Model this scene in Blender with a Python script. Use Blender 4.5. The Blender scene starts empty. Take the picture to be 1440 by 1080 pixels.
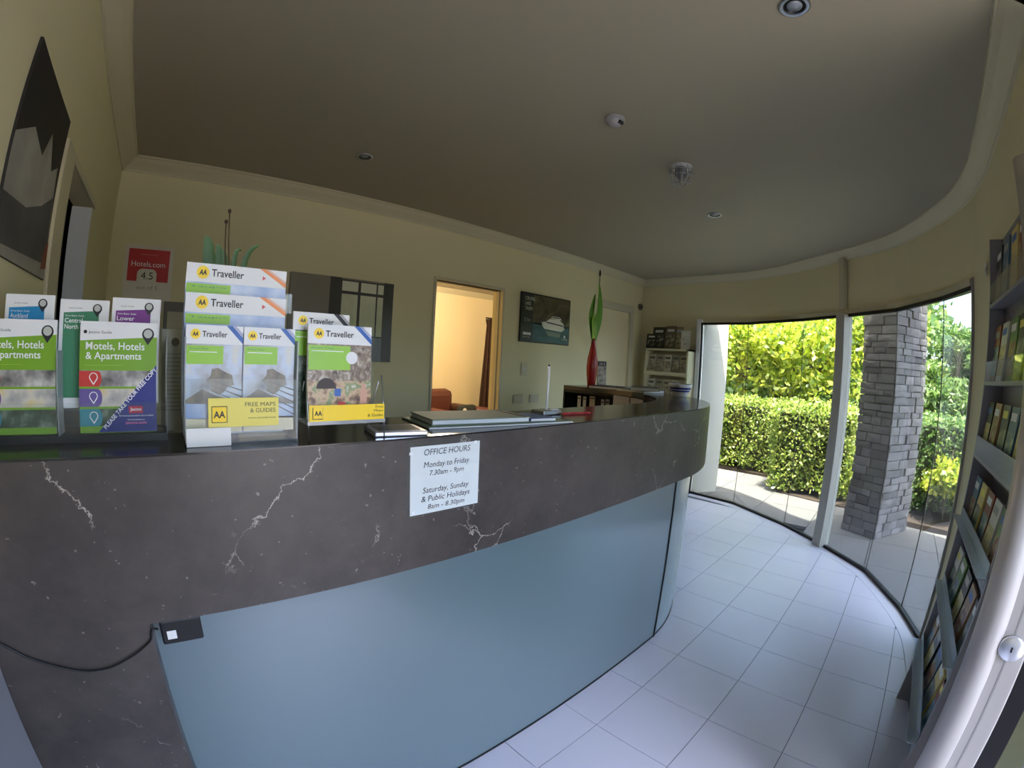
import bpy, bmesh, math, random
import numpy as np
from mathutils import Matrix, Vector
random.seed(7); rng = np.random.default_rng(7)
sc = bpy.context.scene
C = sc.collection
# ------------------------------------------------------------------ camera (wide lens, barrel distortion measured from the tile grid)
CAM_H = 1.40
FPX, FB = 626.42, -0.05285
PIT, ROL, YAW = -0.053648, 0.048479, -0.746668
Rm = (Matrix.Rotation(YAW, 3, 'Z') @ Matrix(((1, 0, 0), (0, 0, -1), (0, 1, 0))) @ Matrix.Rotation(PIT, 3, 'X') @ Matrix.Rotation(ROL, 3, 'Z'))
cd = bpy.data.cameras.new('camera'); cam = bpy.data.objects.new('camera', cd); C.objects.link(cam)
cam.matrix_world = Matrix.Translation((0, 0, CAM_H)) @ Rm.to_4x4()
cd.type = 'PANO'; cd.sensor_fit = 'HORIZONTAL'; cd.sensor_width = 36; cd.sensor_height = 27
cd.clip_start = 0.02; cd.clip_end = 300
fm = FPX * 36 / 1440
cy = cd
cy.panorama_type = 'FISHEYE_LENS_POLYNOMIAL'
cy.fisheye_fov = math.radians(200)
cy.fisheye_polynomial_k0 = 0; cy.fisheye_polynomial_k1 = -1 / fm; cy.fisheye_polynomial_k2 = 0
cy.fisheye_polynomial_k3 = -FB / fm ** 3; cy.fisheye_polynomial_k4 = 0
sc.camera = cam
# ------------------------------------------------------------------ light
SUN_EL, SUN_DIR = math.radians(76), (-0.85, -0.53)
world = bpy.data.worlds.new('world'); sc.world = world; world.use_nodes = True
wn = world.node_tree; bg = wn.nodes['Background']
sky = wn.nodes.new('ShaderNodeTexSky'); sky.sky_type = 'NISHITA'; sky.sun_disc = False
sky.sun_elevation = SUN_EL; sky.sun_rotation = math.atan2(SUN_DIR[0], SUN_DIR[1])
sky.air_density = 0.8; sky.dust_density = 4.0; sky.ozone_density = 1.0
wn.links.new(sky.outputs[0], bg.inputs[0]); bg.inputs[1].default_value = 0.56
sl = bpy.data.lights.new('sun', 'SUN'); so = bpy.data.objects.new('sun', sl); C.objects.link(so)
sl.energy = 8.0; sl.angle = math.radians(0.6); sl.color = (1.0, 0.95, 0.86)
so.location = (-8, -6, 14)
so.rotation_euler = Vector((-SUN_DIR[0] * math.cos(SUN_EL), -SUN_DIR[1] * math.cos(SUN_EL), -math.sin(SUN_EL))).to_track_quat('-Z', 'Y').to_euler()
vs = sc.view_settings
vs.view_transform = 'Standard'; vs.look = 'None'; vs.gamma = 1.0; vs.use_curve_mapping = False
vs.exposure = 2.45
sc.display_settings.display_device = 'sRGB'
# ------------------------------------------------------------------ helpers
def ray(px, py):
    dx, dy = px - 720, py - 540; r = math.hypot(dx, dy) or 1e-9; q = r / FPX; th = q * (1 + FB * q * q)
    return Rm @ Vector((dx / r * math.sin(th), -dy / r * math.sin(th), -math.cos(th)))
def at_y(px, py, y): d = ray(px, py); s = y / d.y; return Vector((d.x * s, y, CAM_H + d.z * s))
def at_x(px, py, x): d = ray(px, py); s = x / d.x; return Vector((x, d.y * s, CAM_H + d.z * s))
def at_z(px, py, z): d = ray(px, py); s = (z - CAM_H) / d.z; return Vector((d.x * s, d.y * s, z))
def s2l(c): return tuple(((v / 255) / 12.92 if v / 255 <= 0.04045 else ((v / 255 + 0.055) / 1.055) ** 2.4) for v in c)
MC = {}
def mat(name, col, rough=0.6, metal=0.0, spec=0.5, coat=0.0, emit=None, es=1.0, bump=0.0, bscale=200, var=0.0, vscale=6):
    """principled; col in 0-255 sRGB; var = procedural colour variation, bump = fine relief"""
    if name in MC: return MC[name]
    m = bpy.data.materials.new(name); m.use_nodes = True; nt = m.node_tree; p = nt.nodes['Principled BSDF']
    c = s2l(col); p.inputs['Base Color'].default_value = (*c, 1); p.inputs['Roughness'].default_value = rough
    p.inputs['Metallic'].default_value = metal; p.inputs['Specular IOR Level'].default_value = spec; p.inputs['Coat Weight'].default_value = coat
    if emit: p.inputs['Emission Color'].default_value = (*s2l(emit), 1); p.inputs['Emission Strength'].default_value = es
    if bump or var:
        tc = nt.nodes.new('ShaderNodeTexCoord')
    if var:
        n = nt.nodes.new('ShaderNodeTexNoise'); n.inputs['Scale'].default_value = vscale; n.inputs['Detail'].default_value = 5
        nt.links.new(tc.outputs['Object'], n.inputs['Vector'])
        mx = nt.nodes.new('ShaderNodeMix'); mx.data_type = 'RGBA'
        mx.inputs[6].default_value = (*[v * (1 - var) for v in c], 1); mx.inputs[7].default_value = (*[min(1, v * (1 + var)) for v in c], 1)
        nt.links.new(n.outputs['Fac'], mx.inputs[0]); nt.links.new(mx.outputs[2], p.inputs['Base Color'])
    if bump:
        n2 = nt.nodes.new('ShaderNodeTexNoise'); n2.inputs['Scale'].default_value = bscale; n2.inputs['Detail'].default_value = 3
        nt.links.new(tc.outputs['Object'], n2.inputs['Vector'])
        b = nt.nodes.new('ShaderNodeBump'); b.inputs['Strength'].default_value = bump; b.inputs['Distance'].default_value = 0.004
        nt.links.new(n2.outputs['Fac'], b.inputs['Height']); nt.links.new(b.outputs[0], p.inputs['Normal'])
    MC[name] = m; return m
def clear(name, tint=(255, 255, 255), refl=0.08, rough=0.02, haze=0.0):
    """thin clear sheet: transparent body, fresnel gloss, optional milky share"""
    if name in MC: return MC[name]
    m = bpy.data.materials.new(name); m.use_nodes = True; nt = m.node_tree; nt.nodes.remove(nt.nodes['Principled BSDF'])
    out = nt.nodes['Material Output']; tr = nt.nodes.new('ShaderNodeBsdfTransparent'); tr.inputs[0].default_value = (*s2l(tint), 1)
    gl = nt.nodes.new('ShaderNodeBsdfGlossy'); gl.inputs['Roughness'].default_value = rough
    fr = nt.nodes.new('ShaderNodeLayerWeight'); fr.inputs[0].default_value = 0.5
    pw = nt.nodes.new('ShaderNodeMath'); pw.operation = 'POWER'; pw.inputs[1].default_value = 4
    nt.links.new(fr.outputs['Facing'], pw.inputs[0])
    ad = nt.nodes.new('ShaderNodeMath'); ad.operation = 'MULTIPLY_ADD'; ad.inputs[1].default_value = 0.7; ad.inputs[2].default_value = refl
    nt.links.new(pw.outputs[0], ad.inputs[0])
    mx = nt.nodes.new('ShaderNodeMixShader'); nt.links.new(ad.outputs[0], mx.inputs[0]); nt.links.new(tr.outputs[0], mx.inputs[1]); nt.links.new(gl.outputs[0], mx.inputs[2])
    last = mx
    if haze:
        df = nt.nodes.new('ShaderNodeBsdfDiffuse'); df.inputs[0].default_value = (.8, .82, .85, 1)
        m2 = nt.nodes.new('ShaderNodeMixShader'); m2.inputs[0].default_value = haze
        nt.links.new(mx.outputs[0], m2.inputs[1]); nt.links.new(df.outputs[0], m2.inputs[2]); last = m2
    nt.links.new(last.outputs[0], out.inputs[0]); MC[name] = m; return m
def photo(name, cols, scale=12, detail=6, rough=0.35, dist=0.0, stretch=(1, 1, 1)):
    """printed picture: noise through a colour ramp"""
    if name in MC: return MC[name]
    m = bpy.data.materials.new(name); m.use_nodes = True; nt = m.node_tree; p = nt.nodes['Principled BSDF']; p.inputs['Roughness'].default_value = rough
    tc = nt.nodes.new('ShaderNodeTexCoord'); mp = nt.nodes.new('ShaderNodeMapping'); mp.inputs['Scale'].default_value = stretch
    n = nt.nodes.new('ShaderNodeTexNoise'); n.inputs['Scale'].default_value = scale; n.inputs['Detail'].default_value = detail; n.inputs['Distortion'].default_value = dist
    r = nt.nodes.new('ShaderNodeValToRGB'); k = len(cols)
    while len(r.color_ramp.elements) < k: r.color_ramp.elements.new(0.5)
    for i, c in enumerate(cols):
        r.color_ramp.elements[i].position = 0.3 + 0.4 * i / (k - 1); r.color_ramp.elements[i].color = (*s2l(c), 1)
    nt.links.new(tc.outputs['Object'], mp.inputs[0]); nt.links.new(mp.outputs[0], n.inputs[0]); nt.links.new(n.outputs['Fac'], r.inputs[0]); nt.links.new(r.outputs[0], p.inputs['Base Color'])
    MC[name] = m; return m
def tag(o, label=None, cat=None, group=None, kind=None):
    if label: o['label'] = label
    if cat: o['category'] = cat
    if group: o['group'] = group
    if kind: o['kind'] = kind
    return o
def link(name, me, m=None, parent=None, loc=None, rot=None):
    o = bpy.data.objects.new(name, me); C.objects.link(o)
    if m is not None and me is not None: me.materials.append(m)
    if parent is not None: o.parent = parent
    if loc is not None: o.location = loc
    if rot is not None: o.rotation_euler = rot
    return o
def thing(name, label, cat, loc=(0, 0, 0), rot=(0, 0, 0), group=None):
    o = bpy.data.objects.new(name, None); C.objects.link(o); o.location = loc; o.rotation_euler = rot; o.empty_display_size = 0.05
    return tag(o, label, cat, group)
def pyd(name, v, f, m, parent=None, smooth=False):
    me = bpy.data.meshes.new(name); me.from_pydata([tuple(x) for x in v], [], [tuple(x) for x in f]); me.update()
    if smooth: me.polygons.foreach_set('use_smooth', [True] * len(me.polygons))
    return link(name, me, m, parent)
def bmo(name, bm, m, parent=None, smooth=False):
    bmesh.ops.recalc_face_normals(bm, faces=bm.faces)
    me = bpy.data.meshes.new(name); bm.to_mesh(me); bm.free()
    if smooth: me.polygons.foreach_set('use_smooth', [True] * len(me.polygons))
    return link(name, me, m, parent)
def add_box(bm, lo, hi, M=None, bev=0.0):
    vs_ = [bm.verts.new((x, y, z)) for x in (lo[0], hi[0]) for y in (lo[1], hi[1]) for z in (lo[2], hi[2])]
    fs = [bm.faces.new([vs_[i] for i in q]) for q in ((0, 1, 3, 2), (4, 6, 7, 5), (0, 4, 5, 1), (2, 3, 7, 6), (0, 2, 6, 4), (1, 5, 7, 3))]
    if bev:
        es = list({e for f in fs for e in f.edges}); r = bmesh.ops.bevel(bm, geom=es, offset=bev, segments=2, affect='EDGES', profile=0.5)
        vs_ = list({v for f in r['faces'] for v in f.verts} | {v for v in vs_ if v.is_valid})
    if M is not None: bmesh.ops.transform(bm, matrix=M, verts=vs_)
    return vs_
def box(name, lo, hi, m, parent=None, bev=0.0, M=None):
    bm = bmesh.new(); add_box(bm, lo, hi, M, bev); return bmo(name, bm, m, parent)
def prism(name, pts, z0, z1, m, parent=None):
    """vertical prism over a plan polygon"""
    n = len(pts); v = [(x, y, z0) for x, y in pts] + [(x, y, z1) for x, y in pts]
    f = [tuple(range(n))[::-1], tuple(range(n, 2 * n))] + [(i, (i + 1) % n, n + (i + 1) % n, n + i) for i in range(n)]
    me = bpy.data.meshes.new(name); me.from_pydata(v, [], f)
    bm = bmesh.new(); bm.from_mesh(me); bpy.data.meshes.remove(me); return bmo(name, bm, m, parent)
def lathe(name, prof, m, parent=None, seg=32, loc=(0, 0, 0), axis='Z', cap=True):
    v, f = [], []; k = len(prof)
    for s in range(seg):
        a = 2 * math.pi * s / seg
        for r, z in prof: v.append((loc[0] + r * math.cos(a), loc[1] + r * math.sin(a), loc[2] + z) if axis == 'Z' else (loc[0] + r * math.cos(a), loc[1] + z, loc[2] + r * math.sin(a)))
    for s in range(seg):
        t = (s + 1) % seg
        for i in range(k - 1): f.append((s * k + i, t * k + i, t * k + i + 1, s * k + i + 1))
    if cap: f.append([s * k for s in range(seg)][::-1]); f.append([s * k + k - 1 for s in range(seg)])
    me = bpy.data.meshes.new(name); me.from_pydata(v, [], f); bm = bmesh.new(); bm.from_mesh(me); bpy.data.meshes.remove(me)
    bmesh.ops.remove_doubles(bm, verts=bm.verts, dist=1e-6)
    return bmo(name, bm, m, parent, True)
def tube(name, pts, r, m, parent=None, seg=8, closed=False):
    pts = [Vector(p) for p in pts]; n = len(pts); v, f = [], []
    rr = r if isinstance(r, (list, tuple)) else [r] * n
    up = Vector((0.123, 0.31, 0.94)).normalized()
    for i, p in enumerate(pts):
        t = (pts[(i + 1) % n] - pts[i - 1]) if closed else (pts[min(i + 1, n - 1)] - pts[max(i - 1, 0)])
        t.normalize(); a = t.cross(up); a = a.normalized() if a.length > 1e-4 else t.orthogonal().normalized(); b = t.cross(a)
        for s in range(seg):
            q = 2 * math.pi * s / seg; v.append(p + a * (rr[i] * math.cos(q)) + b * (rr[i] * math.sin(q)))
    for i in range(n if closed else n - 1):
        j = (i + 1) % n
        for s in range(seg): t = (s + 1) % seg; f.append((i * seg + s, i * seg + t, j * seg + t, j * seg + s))
    if not closed: f.append(tuple(range(seg))[::-1]); f.append(tuple(range((n - 1) * seg, n * seg)))
    return pyd(name, v, f, m, parent, True)
def offset(pts, d):
    """shift an open plan polyline to its left by d"""
    out = []
    for i, p in enumerate(pts):
        a = Vector(pts[max(i - 1, 0)]); b = Vector(pts[min(i + 1, len(pts) - 1)]); t = (b - a).normalized(); n = Vector((-t.y, t.x))
        out.append((p[0] + n.x * d, p[1] + n.y * d))
    return out
def strip(name, pts, z0, z1, thick, m, parent=None):
    """wall of given thickness to the left of an open plan polyline"""
    q = offset(pts, thick); n = len(pts)
    v = [(*p, z) for p in pts for z in (z0, z1)] + [(*p, z) for p in q for z in (z0, z1)]; o = 2 * n; f = []
    for i in range(n - 1):
        a, b = 2 * i, 2 * i + 2
        f += [(a, b, b + 1, a + 1), (o + a, o + a + 1, o + b + 1, o + b), (a + 1, b + 1, o + b + 1, o + a + 1), (a, o + a, o + b, b)]
    e = 2 * n - 2; f += [(0, 1, o + 1, o), (e, o + e, o + e + 1, e + 1)]
    me = bpy.data.meshes.new(name); me.from_pydata(v, [], f); bm = bmesh.new(); bm.from_mesh(me); bpy.data.meshes.remove(me)
    return bmo(name, bm, m, parent)
def sweep(name, pts, prof, m, parent=None):
    """profile (offset to the left, z) swept along an open plan polyline"""
    rows = [offset(pts, d) for d, z in prof]; n, k = len(pts), len(prof)
    v = [(*rows[j][i], prof[j][1]) for i in range(n) for j in range(k)]
    f = [(i * k + j, (i + 1) * k + j, (i + 1) * k + j + 1, i * k + j + 1) for i in range(n - 1) for j in range(k - 1)]
    me = bpy.data.meshes.new(name); me.from_pydata(v, [], f); bm = bmesh.new(); bm.from_mesh(me); bpy.data.meshes.remove(me)
    return bmo(name, bm, m, parent)
def spline(P, n=8):
    out = []
    for i in range(len(P) - 1):
        a, b, c, d = (Vector(P[max(i - 1, 0)]), Vector(P[i]), Vector(P[i + 1]), Vector(P[min(i + 2, len(P) - 1)]))
        for k in range(n):
            t = k / n; out.append(tuple(0.5 * ((2 * b) + (c - a) * t + (2 * a - 5 * b + 4 * c - d) * t * t + (3 * b - a - 3 * c + d) * t ** 3)))
    out.append(tuple(P[-1])); return out
def clip(poly, edge_a, edge_b):
    """keep the part of poly to the left of a->b"""
    ax, ay = edge_a; bx, by = edge_b; side = lambda p: (bx - ax) * (p[1] - ay) - (by - ay) * (p[0] - ax)
    out = []
    for i in range(len(poly)):
        p, q = poly[i], poly[(i + 1) % len(poly)]; sp, sq = side(p), side(q)
        if sp >= 0: out.append(p)
        if (sp > 0) != (sq > 0) and abs(sp - sq) > 1e-12:
            t = sp / (sp - sq); out.append((p[0] + t * (q[0] - p[0]), p[1] + t * (q[1] - p[1])))
    return out
# flat print on a card: local x right, z up, front faces -y
def ppoly(parent, name, pts, m, layer=1, kids=None):
    return pyd(name, [(x, -0.00025 * layer, z) for x, z in pts], [tuple(range(len(pts)))], m, parent)
def prect(parent, name, x0, z0, x1, z1, m, layer=1): return ppoly(parent, name, [(x0, z0), (x1, z0), (x1, z1), (x0, z1)], m, layer)
def pdisc(parent, name, cx, cz, r, m, layer=1, sq=1.0): return ppoly(parent, name, [(cx + r * math.cos(a * math.pi / 14), cz + sq * r * math.sin(a * math.pi / 14)) for a in range(28)], m, layer)
def pin(parent, name, cx, cz, r, m, layer=1):
    pts = [(cx + r * math.cos(math.radians(a)), cz + r * math.sin(math.radians(a))) for a in range(-35, 216, 15)] + [(cx, cz - 1.75 * r)]
    return ppoly(parent, name, pts, m, layer)
def text(parent, s, x0, z0, x1, z1, m, layer=2, name='lettering', shear=0.0, bold=0.0, rot=0.0, fit=True):
    cu = bpy.data.curves.new('t', 'FONT'); cu.body = s; cu.size = 1; cu.shear = shear; cu.offset = bold; cu.resolution_u = 3; cu.fill_mode = 'FRONT'
    ob = bpy.data.objects.new('t', cu); me = bpy.data.meshes.new_from_object(ob); bpy.data.objects.remove(ob); bpy.data.curves.remove(cu)
    n = len(me.vertices); co = np.empty(n * 3); me.vertices.foreach_get('co', co); co = co.reshape(-1, 3)
    lo, hi = co.min(0), co.max(0); sx = (x1 - x0) / (hi[0] - lo[0]); sz = (z1 - z0) / (hi[1] - lo[1])
    u = (co[:, 0] - lo[0]) * sx; w = (co[:, 1] - lo[1]) * sz; c, s_ = math.cos(rot), math.sin(rot)
    co2 = np.stack([x0 + u * c - w * s_, np.full(n, -0.00025 * layer), z0 + u * s_ + w * c], 1)
    me.vertices.foreach_set('co', co2.ravel()); me.update(); me.name = name
    return link(name, me, m, parent)
def card(name, label, cat, w, h, t, loc, tilt=0.0, rotz=0.0, body=None, group=None, bname='booklet'):
    r = thing(name, label, cat, loc, (-tilt, 0, rotz), group)
    box(bname, (-w / 2, 0, 0), (w / 2, t, h), body, r); return r
# ------------------------------------------------------------------ materials
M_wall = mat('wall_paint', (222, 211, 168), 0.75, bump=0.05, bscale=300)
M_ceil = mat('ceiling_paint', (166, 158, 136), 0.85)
M_trim = mat('trim_paint', (204, 194, 162), 0.5)
M_white = mat('white_frame', (226, 226, 224), 0.35)
M_tile = mat('floor_tile_glaze', (226, 224, 238), 0.28, var=0.04, vscale=3, bump=0.02, bscale=40)
M_grout = mat('grout', (92, 96, 108), 0.9)
M_black = mat('black_gasket', (14, 14, 15), 0.45)
M_dark = mat('black_plastic', (22, 22, 24), 0.4)
M_paper = mat('paper_white', (238, 238, 238), 0.6)
M_glass = clear('window_glass', (204, 208, 206), 0.05, 0.01)
M_acr = clear('acrylic', (250, 252, 252), 0.02, 0.03, 0.015)
M_acr_edge = clear('acrylic_edge', (205, 220, 222), 0.12, 0.1, 0.35)
M_metal = mat('brushed_metal', (190, 192, 196), 0.3, 1.0)
M_stone_ext = mat('ledge_stone', (116, 110, 110), 0.8, var=0.45, vscale=9, bump=0.5, bscale=45)
M_pave = mat('paving', (104, 101, 99), 0.85, var=0.08, vscale=2)
M_soil = mat('soil', (58, 46, 36), 0.95, var=0.3, vscale=5, bump=0.4, bscale=40)
M_ink = mat('ink_black', (28, 28, 30), 0.5)
M_ext = mat('exterior_render', (226, 222, 210), 0.8, bump=0.1, bscale=80)
def vary(m, lo, hi):
    nt = m.node_tree; p = nt.nodes['Principled BSDF']; src = p.inputs['Base Color'].links[0].from_socket
    oi = nt.nodes.new('ShaderNodeObjectInfo'); mr = nt.nodes.new('ShaderNodeMapRange'); mr.inputs[3].default_value = lo; mr.inputs[4].default_value = hi
    hv = nt.nodes.new('ShaderNodeHueSaturation'); nt.links.new(oi.outputs['Random'], mr.inputs[0]); nt.links.new(mr.outputs[0], hv.inputs['Value']); nt.links.new(src, hv.inputs['Color']); nt.links.new(hv.outputs[0], p.inputs['Base Color'])
vary(M_stone_ext, 0.62, 1.2)
def stone_mat():
    m = bpy.data.materials.new('counter_stone'); m.use_nodes = True; nt = m.node_tree; p = nt.nodes['Principled BSDF']; L = nt.links.new
    tc = nt.nodes.new('ShaderNodeTexCoord'); N = lambda t: nt.nodes.new(t)
    n1 = N('ShaderNodeTexNoise'); n1.inputs['Scale'].default_value = 5; n1.inputs['Detail'].default_value = 8; n1.inputs['Roughness'].default_value = 0.7; L(tc.outputs['Object'], n1.inputs[0])
    r1 = N('ShaderNodeValToRGB'); r1.color_ramp.elements[0].position = 0.3; r1.color_ramp.elements[1].position = 0.75
    r1.color_ramp.elements[0].color = (*s2l((56, 51, 50)), 1); r1.color_ramp.elements[1].color = (*s2l((89, 81, 77)), 1); L(n1.outputs['Fac'], r1.inputs[0])
    # vein network: warped voronoi edges, broken up by a mask
    nw = N('ShaderNodeTexNoise'); nw.inputs['Scale'].default_value = 3.2; nw.inputs['Detail'].default_value = 7; nw.inputs['Roughness'].default_value = 0.65; L(tc.outputs['Object'], nw.inputs[0])
    mixv = N('ShaderNodeMix'); mixv.data_type = 'VECTOR'; mixv.inputs[0].default_value = 0.22; L(tc.outputs['Object'], mixv.inputs[4]); L(nw.outputs['Color'], mixv.inputs[5])
    vo = N('ShaderNodeTexVoronoi'); vo.feature = 'DISTANCE_TO_EDGE'; vo.inputs['Scale'].default_value = 4.6; L(mixv.outputs[1], vo.inputs['Vector'])
    rv = N('ShaderNodeValToRGB'); rv.color_ramp.elements[0].position = 0.0; rv.color_ramp.elements[0].color = (1, 1, 1, 1); rv.color_ramp.elements[1].position = 0.008; rv.color_ramp.elements[1].color = (0, 0, 0, 1); L(vo.outputs['Distance'], rv.inputs[0])
    nm = N('ShaderNodeTexNoise'); nm.inputs['Scale'].default_value = 4.2; nm.inputs['Detail'].default_value = 4; L(tc.outputs['Object'], nm.inputs[0])
    rm = N('ShaderNodeValToRGB'); rm.color_ramp.elements[0].position = 0.53; rm.color_ramp.elements[1].position = 0.62; L(nm.outputs['Fac'], rm.inputs[0])
    mu = N('ShaderNodeMath'); mu.operation = 'MULTIPLY'; L(rv.outputs[0], mu.inputs[0]); L(rm.outputs[0], mu.inputs[1])
    # specks
    ns = N('ShaderNodeTexNoise'); ns.inputs['Scale'].default_value = 75; ns.inputs['Detail'].default_value = 2; L(tc.outputs['Object'], ns.inputs[0])
    rs = N('ShaderNodeValToRGB'); rs.color_ramp.elements[0].position = 0.715; rs.color_ramp.elements[1].position = 0.765; L(ns.outputs['Fac'], rs.inputs[0])
    ms = N('ShaderNodeMath'); ms.operation = 'MULTIPLY'; ms.inputs[1].default_value = 0.35; L(rs.outputs[0], ms.inputs[0])
    mxx = N('ShaderNodeMath'); mxx.operation = 'MAXIMUM'; L(mu.outputs[0], mxx.inputs[0]); L(ms.outputs[0], mxx.inputs[1])
    m8 = N('ShaderNodeMath'); m8.operation = 'MULTIPLY'; m8.inputs[1].default_value = 0.8; L(mxx.outputs[0], m8.inputs[0])
    mc = N('ShaderNodeMix'); mc.data_type = 'RGBA'; L(m8.outputs[0], mc.inputs[0]); L(r1.outputs[0], mc.inputs[6]); mc.inputs[7].default_value = (*s2l((214, 204, 192)), 1)
    L(mc.outputs[2], p.inputs['Base Color']); p.inputs['Roughness'].default_value = 0.38; p.inputs['Specular IOR Level'].default_value = 0.45
    return m
M_stone = stone_mat()
M_top = mat('counter_top_stone', (46, 43, 44), 0.16, var=0.15, vscale=8)
M_frost = mat('frosted_glass', (96, 116, 122), 0.3, spec=1.0, coat=0.9, var=0.05, vscale=1.5)
M_frost.node_tree.nodes['Principled BSDF'].inputs['Coat Roughness'].default_value = 0.13
# ------------------------------------------------------------------ the room
CEIL = 2.45; HEAD = 1.92; YB = 2.835; XL = -0.378; YF = -0.465; YE = -1.10; XE = 1.28; FY_ = 0.845
curve_ctrl = [(4.74, 2.03), (4.70, 1.56), (4.57, 1.19), (4.34, 0.83), (4.05, 0.44), (3.67, 0.01), (3.19, -0.265), (2.80, -0.41), (2.40, -0.465)]
curve = spline(curve_ctrl, 6)                                   # clockwise: from the right wall round to the front wall
room_poly = [(XL, YB), (XL, YE), (XE, YE), (XE, YF)] + [(2.4, YF)] + curve[::-1][1:] + [(4.72, YB)]
def struct(o): return tag(o, kind='structure')
floor = struct(prism('floor', [(x, y) for x, y in room_poly], -0.012, -0.0045, M_grout))
# floor tiles, grid measured in the photograph; cut along the border strip by the window and at the counter's foot
TS, TX, TY, TR = 0.32915, 3.5363, 1.3751, 0.01005
border_in = offset(curve, -0.115)                               # inner line of the border strip
conv = [(XL, YB - 0.0), (XL, YE), (XE, YE)]
tile_cache = {}
CX, CY_, RO, RI = 1.89, 1.995, 1.15, 0.845                      # counter: centre, outer and inner radius of its round end
def inside_counter(pts):
    def ins(p):
        x, y = p
        if x < CX: return y > 0.95
        if y < CY_: return math.hypot(x - CX, y - CY_) < 1.05
        return x < CX + 1.05
    return all(ins(p) for p in pts)
gap = 0.0015
for i in range(-6, 11):
    for j in range(-5, 14):
        def gp(a, b): return (TX - TS * (b + TR * a), TY - TS * (a - TR * b))
        poly = [gp(i + gap / TS, j + gap / TS), gp(i + 1 - gap / TS, j + gap / TS), gp(i + 1 - gap / TS, j + 1 - gap / TS), gp(i + gap / TS, j + 1 - gap / TS)]
        a = sum(poly[k][0] * poly[(k + 1) % 4][1] - poly[(k + 1) % 4][0] * poly[k][1] for k in range(4))
        if a < 0: poly = poly[::-1]
        full = list(poly)
        for k in range(len(border_in) - 1):
            if poly: poly = clip(poly, border_in[k + 1], border_in[k])
        for A, B in (((XL, YB), (XL, YE)), ((4.55, 0), (4.55, 3)), ((4.7, YB), (XL, YB)), ((XL, YE), (XE, YE))):
            if poly: poly = clip(poly, A, B)
        cxm = sum(p[0] for p in full) / 4
        if poly and cxm > XE - 0.16: poly = clip(poly, (0, YF), (5, YF))
        if not poly or len(poly) < 3 or inside_counter(poly): continue
        ar = abs(sum(poly[k][0] * poly[(k + 1) % len(poly)][1] - poly[(k + 1) % len(poly)][0] * poly[k][1] for k in range(len(poly)))) / 2
        if ar < 0.001: continue
        prism('floor_tile', poly, -0.0045, 0.0, M_tile, floor)
rail = offset(curve, -0.112); edge_o = offset(curve, -0.02)
bs = prism('trim_1', rail + edge_o[::-1], -0.0045, 0.0, M_tile); struct(bs)
# ceiling and its cove
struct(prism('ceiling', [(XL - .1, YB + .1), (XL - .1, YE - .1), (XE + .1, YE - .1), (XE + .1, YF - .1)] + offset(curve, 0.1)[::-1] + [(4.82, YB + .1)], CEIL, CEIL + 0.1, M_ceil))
ring = [(XL, YE), (XL, YB), (4.725, YB)] + curve + [(XE, YF)]
cove = [(0.0, CEIL - 0.075), (-0.008, CEIL - 0.075), (-0.012, CEIL - 0.066), (-0.03, CEIL - 0.05), (-0.055, CEIL - 0.03), (-0.072, CEIL - 0.012), (-0.08, CEIL - 0.01), (-0.082, CEIL)]
def seg_sweep(name, pts): return struct(sweep(name, pts, cove, M_trim))
seg_sweep('trim_2', [(XL, YE), (XL, YB)]); seg_sweep('trim_3', [(XL, YB), (4.725, YB)]); seg_sweep('trim_4', [(4.725, YB)] + curve + [(XE, YF)])
# back wall with two doorways
D1 = (1.800, 2.465, 1.985); D2 = (3.80, 4.43, 2.02); TH = 0.12
def wall_x(name, x0, x1, y0, y1, openings, z1=CEIL, m=M_wall):
    bm = bmesh.new(); x = x0
    for a, b, h in openings:
        add_box(bm, (x, y0, 0), (a, y1, z1)); add_box(bm, (a, y0, h), (b, y1, z1)); x = b
    add_box(bm, (x, y0, 0), (x1, y1, z1)); return struct(bmo(name, bm, m))
wall_x('wall_back', XL - 0.12, 4.84, YB, YB + TH, [D1, D2])
# left wall with a doorway, running along y
bm = bmesh.new()
for lo, hi in (((XL - .08, YE, 0), (XL, 1.60, CEIL)), ((XL - .08, 1.60, 1.955), (XL, 2.11, CEIL)), ((XL - .08, 2.11, 0), (XL, YB, CEIL))): add_box(bm, lo, hi)
struct(bmo('wall_left', bm, M_wall))
struct(strip('wall_right', [(4.725, YB), (4.74, 2.08)], 0, CEIL, 0.12, M_wall))
k_end = min(range(len(curve)), key=lambda k: abs(curve[k][0] - 2.80))
struct(strip('wall_curved', [(4.739, 2.085)] + curve[:k_end + 1], HEAD + 0.045, CEIL, 0.12, M_wall))
struct(strip('wall_front', curve[k_end:] + [(XE, YF)], 0, CEIL, 0.12, M_wall))
struct(box('wall_entry_side', (XE, YE, HEAD + .05), (XE + 0.1, YF, CEIL), M_wall))
bm = bmesh.new(); add_box(bm, (XL, YE - .1, 2.1), (XE, YE, CEIL)); struct(bmo('wall_entry', bm, M_wall))
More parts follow.
